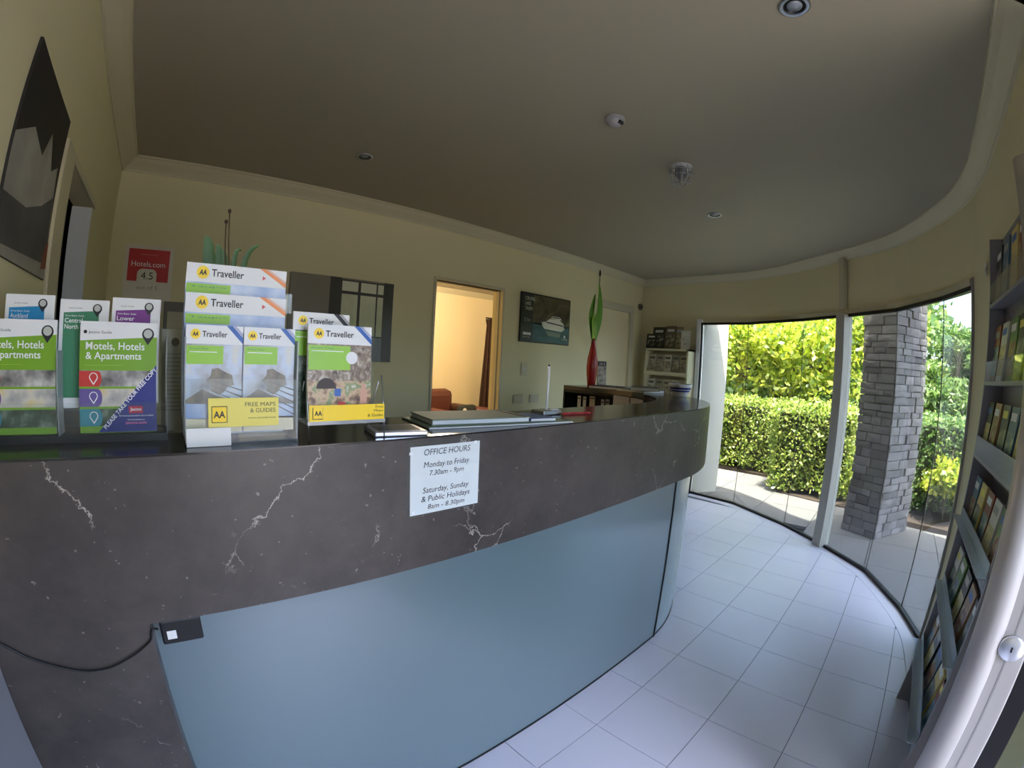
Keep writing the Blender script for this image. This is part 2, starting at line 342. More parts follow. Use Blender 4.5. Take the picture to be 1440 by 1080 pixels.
# ------------------------------------------------------------------ curved window: flat panes, black gasket, white head and sill
Vx = [(4.735, 2.03), (4.69, 1.49), (4.345, 0.84), (4.04, 0.43), (3.655, 0.0), (3.14, -0.285), (2.80, -0.41)]
win = struct(bpy.data.objects.new('window_1', None)); C.objects.link(win)
for k in range(len(Vx) - 1):
    a, b = Vector(Vx[k]), Vector(Vx[k + 1]); t = (b - a).normalized(); a2, b2 = a + t * 0.0035, b - t * 0.0035
    if k == 2: b2 = b - t * 0.05
    if k == 3: a2 = a + t * 0.05
    strip('glass_pane', [tuple(a2), tuple(b2)], 0.02, HEAD, 0.008, M_glass, win)
for k in (1, 2, 4, 5):
    x, y = Vx[k]; box('pane_joint', (x - 0.0025, y - 0.0025, 0.02), (x + 0.0025, y + 0.0025, HEAD), M_dark, win)
strip('bottom_gasket', offset(Vx, -0.012), 0.0, 0.022, 0.03, M_black, win)
strip('top_gasket', offset(Vx, -0.012), HEAD - 0.012, HEAD + 0.012, 0.03, M_black, win)
strip('head_rail', offset(curve[:k_end + 1], -0.014), HEAD + 0.012, HEAD + 0.05, 0.10, M_trim, win)
fa = Vector(Vx[0])
box('side_gasket', (4.705, 2.03, 0), (4.735, 2.046, HEAD + .012), M_black, win)
box('side_frame', (4.69, 2.046, 0), (4.80, 2.095, HEAD + .05), M_white, win, 0.003)
ex = Vector(Vx[-1]); box('end_frame', (ex.x - 0.03, ex.y - 0.045, 0), (ex.x - 0.004, ex.y + 0.008, HEAD + .05), mat('end_frame_paint', (150, 146, 142), 0.4), win)
# mullion column and its cover up to the cove
ang = math.atan2(Vx[4][1] - Vx[2][1], Vx[4][0] - Vx[2][0])
Mm = Matrix.Translation((4.03, 0.43, 0)) @ Matrix.Rotation(ang, 4, 'Z')
col = tag(box('window_column', (-0.05, -0.055, 0), (0.05, 0.045, HEAD + .012), mat('column_paint', (178, 174, 164), 0.4), None, 0.004, Mm), kind='structure'); col.name = 'trim_5'
p5 = struct(box('trim_6', (-0.03, -0.04, HEAD + .05), (0.03, 0.0, CEIL - .06), M_trim, None, 0.003, Mm))
# ------------------------------------------------------------------ door casings, closed door, hall beyond
def casing(name, x0, x1, h, y, w=0.075, d=0.018, m=M_trim):
    r = struct(bpy.data.objects.new(name, None)); C.objects.link(r)
    box('jamb_casing', (x0 - w, y - d, 0), (x0, y, h), m, r, 0.003); box('jamb_casing', (x1, y - d, 0), (x1 + w, y, h), m, r, 0.003)
    box('head_casing', (x0 - w, y - d, h), (x1 + w, y, h + w), m, r, 0.003); return r
def lining(r, x0, x1, h, y0, y1, t=0.02, m=M_trim):
    box('jamb_lining', (x0 - t, y0, 0), (x0, y1, h), m, r); box('jamb_lining', (x1, y0, 0), (x1 + t, y1, h), m, r); box('head_lining', (x0, y0, h), (x1, y1, h + t), m, r)
r1 = casing('door_1', D1[0], D1[1], D1[2], YB - 0.0005, 0.02, 0.012); lining(r1, D1[0], D1[1], D1[2], YB + .0005, YB + TH + .01, 0.0)if 0 else None
box('right_stop', (D1[1] - 0.012, YB + 0.03, 0), (D1[1], YB + 0.07, D1[2]), M_trim, r1)
box('track_slot', (D1[0], YB + 0.02, D1[2] - 0.008), (D1[1], YB + 0.06, D1[2]), M_black, r1)
r2 = casing('door_2', D2[0], D2[1], D2[2], YB - 0.0005)
dl = box('door_leaf', (D2[0] + .003, YB + 0.01, 0.01), (D2[1] - .003, YB + 0.05, D2[2] - .003), mat('cream_door', (228, 214, 172), 0.45), r2)
lathe('handle_rose', [(0.0, 0), (0.026, 0), (0.026, -0.008), (0.012, -0.012), (0.012, -0.04), (0.02, -0.045), (0.0, -0.05)], M_metal, r2, 16, (D2[0] + .06, YB + .01, 1.0), 'Y', False)
M_hall = mat('hall_wall', (232, 214, 172), 0.8)
HX0, HX1, HY1 = 1.2, 5.6, 5.7
bm = bmesh.new(); add_box(bm, (HX0, HY1, 0), (HX1, HY1 + .1, CEIL)); struct(bmo('wall_hall_back', bm, M_hall))
struct(box('wall_hall_left', (HX0 - .1, YB + TH, 0), (HX0, HY1 + .1, CEIL), M_hall)); struct(box('wall_hall_right', (HX1, YB + TH, 0), (HX1 + .1, HY1 + .1, CEIL), M_hall))
struct(box('ceiling_hall', (HX0 - .1, YB + TH, CEIL), (HX1 + .1, HY1 + .1, CEIL + .1), M_ceil)); struct(box('floor_hall', (HX0 - .1, YB, -0.05), (HX1 + .1, HY1 + .1, -0.0), mat('hall_carpet', (120, 104, 88), 0.95, bump=.3)))
struct(sweep('trim_7', [(HX0, HY1), (HX1, HY1)], cove, M_trim))
lamp = thing('hall_ceiling_lamp', 'round glowing ceiling lamp in the hall behind the doorway', 'lamp', (2.9, 4.3, CEIL))
lathe('base_plate', [(0.0, 0), (0.13, 0), (0.13, -0.02), (0.0, -0.02)], M_white, lamp, 24); lathe('glass_dome', [(0.12, -0.02), (0.115, -0.05), (0.08, -0.08), (0.0, -0.095)], mat('lamp_glow', (255, 240, 210), 0.4, emit=(255, 214, 150), es=4), lamp, 24, cap=False)
pl_ = bpy.data.lights.new('lamp_bulb', 'POINT'); pl_.energy = 20; pl_.color = (1.0, 0.84, 0.62); pl_.shadow_soft_size = 0.12
po = bpy.data.objects.new('lamp_bulb', pl_); C.objects.link(po); po.parent = lamp; po.location = (0, 0, -0.2)
# left doorway: casing, white far jamb, dim store behind it
r3 = struct(bpy.data.objects.new('door_3', None)); C.objects.link(r3)
box('jamb_casing', (XL, 1.47, 0), (XL + .012, 1.60, 1.985), M_trim, r3, 0.003); box('head_casing', (XL, 1.60, 1.955), (XL + .012, 2.13, 1.985), M_trim, r3, 0.003)
box('jamb_lining', (XL - .082, 2.095, 0), (XL + .002, 2.112, 1.95), M_white, r3)
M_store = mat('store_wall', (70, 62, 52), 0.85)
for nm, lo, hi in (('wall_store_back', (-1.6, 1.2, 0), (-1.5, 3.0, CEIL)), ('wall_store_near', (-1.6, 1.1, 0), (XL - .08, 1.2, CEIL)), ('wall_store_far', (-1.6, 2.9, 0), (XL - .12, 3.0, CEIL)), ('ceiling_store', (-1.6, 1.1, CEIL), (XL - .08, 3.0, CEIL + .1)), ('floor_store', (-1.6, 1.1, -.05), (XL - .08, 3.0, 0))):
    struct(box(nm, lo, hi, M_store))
dk = tag(box('cupboard', (-0.9, 2.2, 0), (-0.5, 2.85, 2.1), mat('dark_timber', (40, 32, 28), 0.4), None, 0.006), 'tall dark timber cupboard inside the room through the side doorway', 'cupboard')
struct(box('trim_8', (XL, YE, 0), (XL + .006, FY_ - .004, .98), mat('dado_grey', (140, 142, 150), .5)))
# entrance behind the camera: fixed sidelight and an inward-opened glazed door leaf
struct(box('wall_entry_left', (XL, YE - .1, 0), (.16, YE, 2.1), M_wall))
sd = struct(bpy.data.objects.new('door_5', None)); C.objects.link(sd)
for lo, hi in (((.16, YE - .09, 0), (.20, YE - .01, 2.1)), ((1.15, YE - .09, 0), (XE, YE - .01, 2.1))): box('frame_bar', lo, hi, M_white, sd)
s3 = struct(bpy.data.objects.new('window_2', None)); C.objects.link(s3)
box('glass_pane', (XE + .04, YE + .03, .03), (XE + .048, YF - .06, HEAD + .02), M_glass, s3)
for lo, hi in (((XE + .02, YE - .02, 0), (XE + .07, YF - .12, .03)), ((XE + .02, YE - .02, HEAD + .02), (XE + .07, YF - .12, HEAD + .05)), ((XE + .02, YE - .02, .03), (XE + .07, YE + .03, HEAD + .02)), ((XE + .02, YF - .16, .03), (XE + .07, YF - .12, HEAD + .02))): box('frame_bar', lo, hi, M_white, s3)
# ------------------------------------------------------------------ outside
struct(box('ground', (-40, -40, -0.30), (60, 40, -0.06), mat('ground_asphalt', (74, 74, 77), 0.9, var=0.15, vscale=3)))
pav = struct(bpy.data.objects.new('ground_paving', None)); C.objects.link(pav)
PS = 0.62
pm = None
for i in range(-4, 11):
    for j in range(-9, 7):
        x0, y0 = 0.15 + i * PS, -0.6 + j * PS; cx_, cy2 = x0 + PS / 2, y0 + PS / 2
        if cx_ > 5.75 + (0.7 if cy2 > 1.2 else 0) - (0.45 if cy2 < 0 else 0): continue
        ins = (XL < cx_ < 4.2 and cy2 > 0.4) or (XL < cx_ < 3.0 and cy2 > 0.1) or (XL < cx_ < XE - .2 and cy2 > YE + .2) or (cx_ > 4.2 and cy2 > 2.4) or cx_ < XL and cy2 > YE
        if ins: continue
        if pm is None:
            o = box('paving_slab', (-PS / 2 + .003, -PS / 2 + .003, -.03), (PS / 2 - .003, PS / 2 - .003, 0), M_pave, pav); pm = o.data
        else: o = link('paving_slab', pm, None, pav)
        o.location = (cx_, cy2, -0.0145)
bedx = prism('garden_bed', [(5.35, -3.2), (5.25, -0.75), (5.42, 0.0), (5.5, 0.66), (5.62, 1.25), (6.45, 1.45), (6.5, 2.6), (6.5, 6), (16, 6), (16, -6), (5.6, -6)], -0.058, -0.004, M_soil); struct(bedx)
# render wall nib beside the window, roof with soffit
struct(prism('wall_outside', [(4.80, 2.06), (5.09, 1.86), (5.26, 2.16), (4.93, 2.42)], -0.05, 2.62, M_ext))
struct(prism('wall_outside_far', [(4.86, 2.40), (5.2, 2.15), (5.4, 2.5), (5.4, 6.0), (4.9, 6.0)], -0.05, 2.62, M_ext))
rp_ = lambda a, b: (a * .9243 + b * .3817, -a * .3817 + b * .9243)          # eave lines run parallel to the shadow edges on the paving
roof = [rp_(3.69, 5.0), rp_(3.69, 1.82), rp_(4.48, 1.82), rp_(4.48, -1.0), (2.6, -1.75), (-1.2, -1.75), (-1.2, 3.2)]
bm = bmesh.new()
struct(prism('roof', roof, 2.62, 2.85, mat('soffit', (206, 202, 192), 0.8)))
# stone pillar: core and single stones
pil = thing('stone_pillar', 'square pillar of grey stacked ledge stones outside the curved window', 'pillar', (0, 0, 0))
A = Vector((4.545, -0.01)); ub = Vector((0.145, 0.311)).normalized(); uc = Vector((0.465, -0.281)).normalized(); LB, LC = 0.343, 0.53
core = [A + ub * .02 + uc * .02, A + ub * .02 + uc * (LC - .02), A + ub * (LB - .02) + uc * (LC - .02), A + ub * (LB - .02) + uc * .02]
prism('mortar_core', [tuple(p) for p in core], -0.02, 2.62, mat('mortar', (52, 50, 50), 0.95), pil)
def stone_row(z0, z1, row):
    for face, (O, u, L, nrm) in enumerate(((A, ub, LB, -uc), (A, uc, LC, -ub), (A + uc * LC, ub, LB, uc), (A + ub * LB, uc, LC, ub))):
        if face > 1 and row % 3: pass
        cuts = [0.0]
        while cuts[-1] < L - 0.02:
            cuts.append(cuts[-1] + random.uniform(0.085, 0.21))
        cuts[-1] = L
        if len(cuts) > 2 and cuts[-1] - cuts[-2] < 0.05: cuts.pop(-2)
        if row == 0 or True:
            for a, b in zip(cuts[:-1], cuts[1:]):
                out = random.uniform(0.0, 0.016) + (0.015 * max(0, 0.45 - z0)); g = 0.0035
                e0 = -out * 0.7 if a == 0 else g; e1 = out * 0.7 if b == L else -g
                p0, p1 = O + u * (a + e0), O + u * (b + e1)
                j = lambda s=0.004: random.uniform(-s, s)
                f0, f1 = p0 + nrm * out, p1 + nrm * (out + j()); b0, b1 = p0 - nrm * 0.03, p1 - nrm * 0.03
                c0, c1 = O + u * (a + g) + nrm * (out + .003), O + u * (b - g) + nrm * (out + .003)
                za, zb = z0 + 0.003, z1 - 0.003
                v = [(b0.x, b0.y, za), (b1.x, b1.y, za), (b1.x, b1.y, zb), (b0.x, b0.y, zb), (f0.x, f0.y, za + j()), (f1.x, f1.y, za + j()), (f1.x, f1.y, zb + j()), (f0.x, f0.y, zb + j())]
                m_ = (f0 + f1) / 2 + nrm * random.uniform(.002, .006); v.append((m_.x, m_.y, (za + zb) / 2 + j(.006)))
                f = [(0, 3, 2, 1), (0, 1, 5, 4), (1, 2, 6, 5), (2, 3, 7, 6), (3, 0, 4, 7), (4, 5, 8), (5, 6, 8), (6, 7, 8), (7, 4, 8)]
                pyd('stone', v, f, M_stone_ext, pil)
z = -0.012; row = 0
while z < 2.58:
    h = random.uniform(0.048, 0.088); h = min(h, 2.615 - z); stone_row(z, z + h, row); z += h; row += 1
# ------------------------------------------------------------------ plants
def leaf_mat(name, c1, c2, c3, trans=0.5):
    m = bpy.data.materials.new(name); m.use_nodes = True; nt = m.node_tree; nt.nodes.remove(nt.nodes['Principled BSDF']); L = nt.links.new
    g = nt.nodes.new('ShaderNodeNewGeometry'); r = nt.nodes.new('ShaderNodeValToRGB'); r.color_ramp.elements.new(0.5)
    for e, (p, c) in zip(r.color_ramp.elements, ((0.1, c1), (0.5, c2), (0.9, c3))): e.position = p; e.color = (*s2l(c), 1)
    L(g.outputs['Random Per Island'], r.inputs[0])
    d = nt.nodes.new('ShaderNodeBsdfDiffuse'); t = nt.nodes.new('ShaderNodeBsdfTranslucent'); gl = nt.nodes.new('ShaderNodeBsdfGlossy'); gl.inputs['Roughness'].default_value = 0.45
    L(r.outputs[0], d.inputs[0]); L(r.outputs[0], t.inputs[0])
    a = nt.nodes.new('ShaderNodeMixShader'); a.inputs[0].default_value = trans; L(d.outputs[0], a.inputs[1]); L(t.outputs[0], a.inputs[2])
    b = nt.nodes.new('ShaderNodeMixShader'); b.inputs[0].default_value = 0.06; L(a.outputs[0], b.inputs[1]); L(gl.outputs[0], b.inputs[2])
    L(b.outputs[0], nt.nodes['Material Output'].inputs[0]); return m
def leaves(name, P, size, m, parent, aspect=0.5, droop=0.0):
    n = len(P); d = rng.normal(size=(n, 3)); d[:, 2] -= droop; d /= np.linalg.norm(d, axis=1)[:, None]
    e = rng.normal(size=(n, 3)); e -= (e * d).sum(1)[:, None] * d; e /= np.linalg.norm(e, axis=1)[:, None]
    s = size * rng.uniform(0.6, 1.35, n)[:, None]
    V = np.stack([P - d * s * .5, P + e * s * aspect * .5, P + d * s * .5, P - e * s * aspect * .5], 1).reshape(-1, 3)
    me = bpy.data.meshes.new(name); me.vertices.add(4 * n); me.vertices.foreach_set('co', V.ravel().astype(np.float32))
    me.loops.add(4 * n); me.loops.foreach_set('vertex_index', np.arange(4 * n, dtype=np.int32)); me.polygons.add(n)
    me.polygons.foreach_set('loop_start', np.arange(0, 4 * n, 4, dtype=np.int32)); me.update(calc_edges=True)
    return tag(link(name, me, m, parent), kind='stuff')
ML_hedge = leaf_mat('hedge_leaf', (92, 118, 34), (150, 172, 60), (214, 216, 120), 0.5)
ML_lime = leaf_mat('lime_leaf', (88, 118, 18), (166, 184, 38), (226, 224, 92), 0.55)
ML_dark = leaf_mat('dark_leaf', (58, 90, 40), (100, 136, 64), (160, 180, 104), 0.45)
ML_mid = leaf_mat('mid_leaf', (100, 134, 44), (164, 188, 70), (224, 226, 124), 0.5)
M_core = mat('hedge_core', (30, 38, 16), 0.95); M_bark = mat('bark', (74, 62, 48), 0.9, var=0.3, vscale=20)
def hedge(label, x0, y0, x1, y1, h, n, m, rot=0.0, size=0.045):
    cx_, cy2 = (x0 + x1) / 2, (y0 + y1) / 2; r = thing('clipped_hedge', label, 'hedge', (cx_, cy2, 0), (0, 0, rot), 'clipped hedges outside')
    a, b = (x1 - x0) / 2, (y1 - y0) / 2
    bm = bmesh.new(); add_box(bm, (-a + .05, -b + .05, 0.06), (a - .05, b - .05, h - .06)); bmo('light_block_core', bm, M_core, r)  # dark solid core added inside the leaf shell to block light
    tot = [2 * b * h] * 2 + [2 * a * h] * 2 + [4 * a * b]; pr = np.array(tot) / sum(tot); k = rng.choice(5, n, p=pr)
    P = np.stack([rng.uniform(-a, a, n), rng.uniform(-b, b, n), rng.uniform(0.05, h, n)], 1)
    P[k == 0, 0] = -a; P[k == 1, 0] = a; P[k == 2, 1] = -b; P[k == 3, 1] = b; P[k == 4, 2] = h
    P += rng.normal(0, 0.028, P.shape) + 0.03 * np.stack([np.sin(P[:, 1] * 9 + P[:, 2] * 7), np.cos(P[:, 0] * 8 + P[:, 2] * 6), np.sin(P[:, 0] * 7 + P[:, 1] * 8)], 1)
    P[:, 2] = np.maximum(P[:, 2], 0.03)
    leaves('foliage', P, size, m, r, 0.6); return r
hedge('low clipped hedge beside the white outside wall', 6.5, 1.55, 7.3, 3.2, 0.98, 16000, ML_hedge)
hedge('clipped hedge with a corner, left of the stone pillar behind the window column', 5.66, 0.46, 6.9, 1.42, 1.02, 16000, ML_hedge, 0.08)
hedge('rounded clipped hedge behind the stone pillar, by the leafy lime shrub', 5.75, -2.2, 6.9, -0.25, 1.02, 15000, ML_dark, 0.1)
def tree(name, label, x, y, h, cr, cz, n, m, size, clumps=22, aspect=0.5, droop=0.0, cat='tree', trunk=0.06, group='trees outside', flat=0.8):
    r = thing(name, label, cat, (x, y, 0), (0, 0, 0), group)
    Cc = rng.normal(size=(clumps, 3)); Cc /= np.linalg.norm(Cc, axis=1)[:, None]; Cc *= rng.uniform(0.35, 1, (clumps, 1)) ** 0.5
    Cc = Cc * np.array([cr, cr, (h - cz)]) * 0.9 + np.array([0, 0, cz]); Cc[:, 2] = np.maximum(Cc[:, 2], 0.35)
    k = rng.integers(0, clumps, n); g = np.clip(rng.normal(0, 1, (n, 3)), -1.9, 1.9) * np.array([cr * .24, cr * .24, cr * .18 * flat]); P = Cc[k] + g; P[:, 2] = np.maximum(P[:, 2], 0.05)
    leaves('foliage', P, size, m, r, aspect, droop)
    tube('trunk', [(0, 0, -.05), (0.03, 0.02, cz * .5), (-.03, .03, cz), (0, 0, h * .8)], [trunk, trunk * .8, trunk * .6, trunk * .2], M_bark, r, 8)
    for q in range(5):
        c = Cc[q % clumps]; tube('branch', [(0, 0, cz * (.55 + .08 * q)), tuple(c * .55 + np.array([0, 0, cz * .25])), tuple(c)], [trunk * .5, trunk * .35, trunk * .12], M_bark, r, 6)
    return r
tree('leafy_tree', 'bright lime tree with fine leaves above the low hedge by the white wall', 8.2, 2.75, 2.75, 1.05, 1.75, 8500, ML_lime, 0.11, 26)
tree('leafy_tree', 'yellow-green tree above the cornered hedge, seen left of the window column', 8.0, 1.35, 2.7, 0.9, 1.75, 7500, ML_lime, 0.11, 24)
tree('leafy_tree', 'green tree between the window column and the stone pillar', 7.9, 0.05, 2.8, 0.75, 1.6, 10000, ML_mid, 0.10, 22)
tree('leafy_tree', 'dark narrow-leaved tree to the right of the stone pillar against white sky', 7.6, -0.95, 2.42, 0.55, 1.5, 12000, ML_dark, 0.12, 20, 0.25, 0.6)
tree('leafy_tree', 'tall deep green tree far behind the lime trees', 12.6, 4.0, 4.6, 2.0, 2.3, 22000, ML_mid, 0.16, 26)
tree('leafy_tree', 'broad dark tree far behind the stone pillar', 11.6, 0.6, 4.0, 1.7, 2.0, 22000, ML_dark, 0.16, 26)
tree('leafy_shrub', 'loose lime-leaved shrub at the foot of the dark hedge right of the pillar', 5.62, -0.72, 0.95, 0.28, 0.5, 2600, ML_lime, 0.06, 12, 0.55, cat='shrub', trunk=0.015, group='shrubs outside')
tree('leafy_shrub', 'dark broad shrub low behind the hedge nearest the white wall', 8.2, 2.2, 1.35, 0.7, 0.8, 7000, ML_dark, 0.12, 18, 0.5, cat='shrub', trunk=0.03, group='shrubs outside')
tree('leafy_shrub', 'dark shrub in shade behind the cornered hedge', 7.9, 0.75, 1.35, 0.6, 0.8, 6000, ML_dark, 0.12, 18, 0.5, cat='shrub', trunk=0.03, group='shrubs outside')
# ------------------------------------------------------------------ reception counter
TOPZ, FBZ, FY = 1.22, 0.903, 0.845
def arc(r, a0, a1, n): return [(CX + r * math.cos(math.radians(a0 + (a1 - a0) * k / n)), CY_ + r * math.sin(math.radians(a0 + (a1 - a0) * k / n))) for k in range(n + 1)]
YEND = 2.34
front = [(XL + .002, FY)] + arc(RO, -90, 0, 30) + [(CX + RO, YEND)]
cnt = thing('reception_counter', 'long dark veined stone reception counter with rounded end and frosted glass front', 'counter', (0, 0, 0))
strip('stone_fascia', front, FBZ, TOPZ - 0.004, 0.03, M_stone, cnt)
inner = [(XL + .002, FY + .305)] + arc(RI, -90, 0, 30) + [(CX + RI, YEND)]
prism('counter_top', offset(front, 0.001) + offset(inner, 0)[::-1], TOPZ - 0.03, TOPZ, M_top, cnt)
box('stone_leg', (XL + .002, FY, 0), (-0.0815, FY + .03, FBZ), M_stone, cnt)
box('leg_return', (-0.1115, FY + .03, 0), (-0.0815, 0.93, FBZ), M_stone, cnt)
RB = RO - 0.072
box('frosted_panel', (-0.0815, 0.917, 0.006), (1.945, 0.929, FBZ + .2), M_frost, cnt)
bj = [(1.952, CY_ - math.sqrt(RB ** 2 - (1.952 - CX) ** 2))] + [p for p in arc(RB, -86, 0, 28)] + [(CX + RB, YEND)]
strip('curved_panel', bj, 0.006, FBZ + .2, 0.012, mat('frosted_curve', (150, 164, 168), 0.22, spec=.7), cnt)  # paler than the flat panel: the floor's reflection is put into its colour
box('panel_joint', (1.9445, 0.912, 0.0), (1.952, 0.926, FBZ + .05), M_black, cnt)
strip('plinth_line', [(-0.08, 0.914)] + [(1.95, 0.914)] + [p for p in arc(RB + .003, -86, 0, 28)], 0, 0.008, 0.012, M_black, cnt)
inn2 = offset([(CX + RI, 1.2)], 0)
M_dkwood = mat('dark_laminate', (30, 28, 29), 0.6)
strip('inner_panel', [(XL + .01, FY + .30), (CX, FY + .30)] + arc(RI + .005, -90, -12, 20), 0.0, TOPZ - .03, -0.012, M_dkwood, cnt)
# pigeonhole in the staff side of the return
px_ = CX + RI
for nm, lo, hi in (('pigeonhole_back', (px_ + .2, 1.83, .8), (px_ + .212, YEND, TOPZ - .03)), ('pigeonhole_side', (px_, YEND - .014, 0), (px_ + .30, YEND, TOPZ - .03)), ('pigeonhole_divider', (px_, 1.82, .8), (px_ + .2, 1.834, TOPZ - .03)), ('pigeonhole_floor', (px_, 1.82, .93), (px_ + .2, YEND, .945)), ('pigeonhole_lintel', (px_, 1.82, 1.168), (px_ + .012, YEND, TOPZ - .03)), ('lower_front', (px_, 1.82, 0), (px_ + .012, YEND, .94))):
    box(nm, lo, hi, M_dkwood, cnt)
# small tags in the pigeonhole
for k, (yy, zz, w, h, c, lb) in enumerate(((2.22, 1.03, .032, .062, (206, 204, 196), 'white key tag standing at the far end of the pigeonhole'), (2.165, 1.035, .03, .055, (196, 196, 190), 'pale key tag next to the end one in the pigeonhole'), (2.09, 1.05, .05, .05, (176, 166, 150), 'crumpled beige card in the middle of the pigeonhole'), (1.99, 1.02, .026, .065, (184, 186, 190), 'grey key tag right of the crumpled card'), (1.945, 1.02, .034, .07, (150, 156, 162), 'bluish grey key tag at the near end of the pigeonhole'))):
    r = thing('key_tag', lb, 'tag', (px_ + 0.06, yy, 0.9455), (0, 0, -math.pi / 2), 'tags in the counter pigeonhole')
    box('tag_card', (-w / 2, -.002, 0), (w / 2, .002, zz - .9455 + h + .05), mat('tag_%d' % k, c, .5), r); box('tag_stripe', (-w / 2 + .004, -.003, zz - .9455 + h * .6 + .05), (w / 2 - .004, -.002, zz - .9455 + h * .75 + .05), M_ink, r)
# folders on the return top, trays under them
M_fold = mat('grey_folder', (96, 100, 92), 0.5); M_fold2 = mat('olive_folder', (120, 122, 104), 0.5); M_fold3 = mat('charcoal_folder', (44, 46, 48), 0.5)
for k, (x, y, w, d, rz, m, z0, lb) in enumerate(((2.83, 1.955, .22, .26, .18, M_fold3, TOPZ, 'charcoal ring folder lying on the counter return next to the vase'), (2.79, 1.66, .24, .26, -.15, M_fold, TOPZ, 'grey folder lying open on the counter return'), (2.76, 1.60, .30, .20, .5, M_fold2, TOPZ + .0205, 'olive grey folder on top of the pile by the bowl'))):
    r = thing('document_folder', lb, 'folder', (x, y, z0), (0, 0, rz), 'folders on the counter return')
    box('lower_cover', (-w / 2, -d / 2, 0.0003), (w / 2, d / 2, .002), m, r); box('page_block', (-w / 2 + .004, -d / 2 + .004, .002), (w / 2 - .004, d / 2 - .004, .018), M_paper, r); box('upper_cover', (-w / 2, -d / 2, .018), (w / 2, d / 2, .0202), m, r)
for k, (y, lb) in enumerate(((1.745 - .01, 'pale blue-grey file tray hung below the folders on the staff side'), (1.555, 'second pale blue-grey file tray beside the dark pigeonhole'))):
    ang2 = math.degrees(math.asin((y - CY_) / RI)); r = thing('file_tray', lb, 'tray', (CX + (RI - .004) * math.cos(math.radians(ang2)), y, 1.0), (0, 0, math.radians(ang2 - 90 + 0)), 'file trays inside the counter')
    box('tray_front', (-.09, -.022, 0), (.09, -.018, .185), mat('tray_grey', (176, 180, 196), 0.5), r); box('tray_bottom', (-.09, -.018, 0), (.09, -.006, .004), MC['tray_grey'], r)
# black power box with cable under the fascia
pb = thing('power_box', 'small black power box with trailing cable under the counter fascia', 'power supply', (-0.03, 0.888, 0.85))
box('box_body', (-.035, -.04, 0), (.045, .025, .052), M_dark, pb, .004); box('white_sticker', (-.024, -.0408, .012), (-.006, -.0402, .030), M_paper, pb)
cab = [at_y(px, py, FY - .005) for px, py in ((-14, 898), (0, 905), (20, 915), (40, 925), (75, 936), (110, 943), (135, 943), (160, 937), (190, 920), (208, 905), (213, 897), (213, 888), (216, 884))]
cabp = [Vector((max(p.x, XL + .006), p.y, p.z)) - pb.location for p in cab] + [Vector((-0.04, -0.035, 0.035))]
tube('cable', spline([tuple(p) for p in cabp], 5), 0.0022, M_dark, pb, 6)
# ------------------------------------------------------------------ office hours notice on the fascia
sg = thing('office_hours_notice', 'white office hours notice in a clear sleeve taped to the counter fascia', 'notice', (0.0, FY - .0012, 0.0))
nt_ = [at_y(px, py, FY) for px, py in ((574, 722), (671, 711), (674, 624), (580, 624))]
x0, x1 = nt_[0].x + .004, nt_[1].x; zb0, zb1, zt1, zt0 = nt_[0].z, nt_[1].z, nt_[2].z, nt_[3].z
zt = (zt0 + zt1) / 2; zb = (zb0 + zb1) / 2; w = x1 - x0
box('paper_sheet', (x0, 0, zb), (x1, .0008, zt), M_paper, sg)
box('clear_sleeve', (x0 - .012, -.0012, zb - .004), (x1 + .005, -.0006, zt + .016), M_acr, sg)
M_tx = mat('notice_ink', (54, 56, 64), 0.6); H_ = zt - zb
for s, a, b, c, d in (('OFFICE HOURS', .18, .865, .85, .955), ('Monday to Friday', .18, .66, .84, .77), ('7.30am - 9pm', .26, .54, .76, .64), ('Saturday, Sunday', .17, .285, .84, .395), ('& Public Holidays', .15, .155, .86, .265), ('8am - 8.30pm', .24, .04, .78, .135)):
    text(sg, s, x0 + w * a, zb + H_ * b, x0 + w * c, zb + H_ * d, M_tx, 3, shear=.15)
for px, py in ((577, 638), (580, 721), (668, 621)):
    p = at_y(px, py, FY); box('sticky_dot', (p.x - .004, -.002, p.z - .003), (p.x + .004, -.0012, p.z + .003), M_paper, sg)
# ------------------------------------------------------------------ brochures on the counter
W_ = M_paper; M_green = mat('print_green', (124, 172, 40), .4); M_red = mat('print_red', (206, 58, 52), .4); M_purp = mat('print_purple', (104, 88, 158), .4); M_teal = mat('print_teal', (40, 140, 160), .4)
M_navy = mat('print_navy', (34, 44, 132), .4); M_crim = mat('print_crimson', (190, 36, 72), .4); M_sky = mat('print_blue', (30, 140, 196), .4); M_dg = mat('print_dark_green', (62, 134, 98), .4); M_plum = mat('print_plum', (124, 48, 138), .4)
M_wtx = mat('print_white', (246, 246, 246), .5); M_yel = mat('print_yellow', (252, 214, 24), .4); M_or = mat('print_orange', (238, 140, 60), .4); M_bl = mat('print_mid_blue', (44, 96, 176), .4); M_lime = mat('print_lime', (150, 202, 58), .4)
Ph_room = photo('photo_room', ((52, 48, 50), (150, 146, 144), (222, 220, 214)), 28); Ph_yel = photo('photo_table', ((150, 150, 156), (214, 208, 196), (226, 196, 60)), 22); Ph_gar = photo('photo_garden', ((36, 52, 34), (72, 92, 74), (150, 160, 150)), 36)
Ph_beach = photo('photo_beach', ((92, 96, 100), (176, 176, 180), (196, 208, 226), (222, 214, 190)), 16); Ph_sky = photo('photo_sky', ((120, 150, 206), (176, 192, 224), (214, 222, 236)), 14); Ph_picnic = photo('photo_picnic', ((52, 40, 36), (128, 96, 72), (206, 176, 140), (120, 140, 90), (236, 226, 214)), 38); Ph_tree = photo('photo_branches', ((60, 48, 40), (140, 120, 100), (206, 196, 180)), 44, dist=2.0)
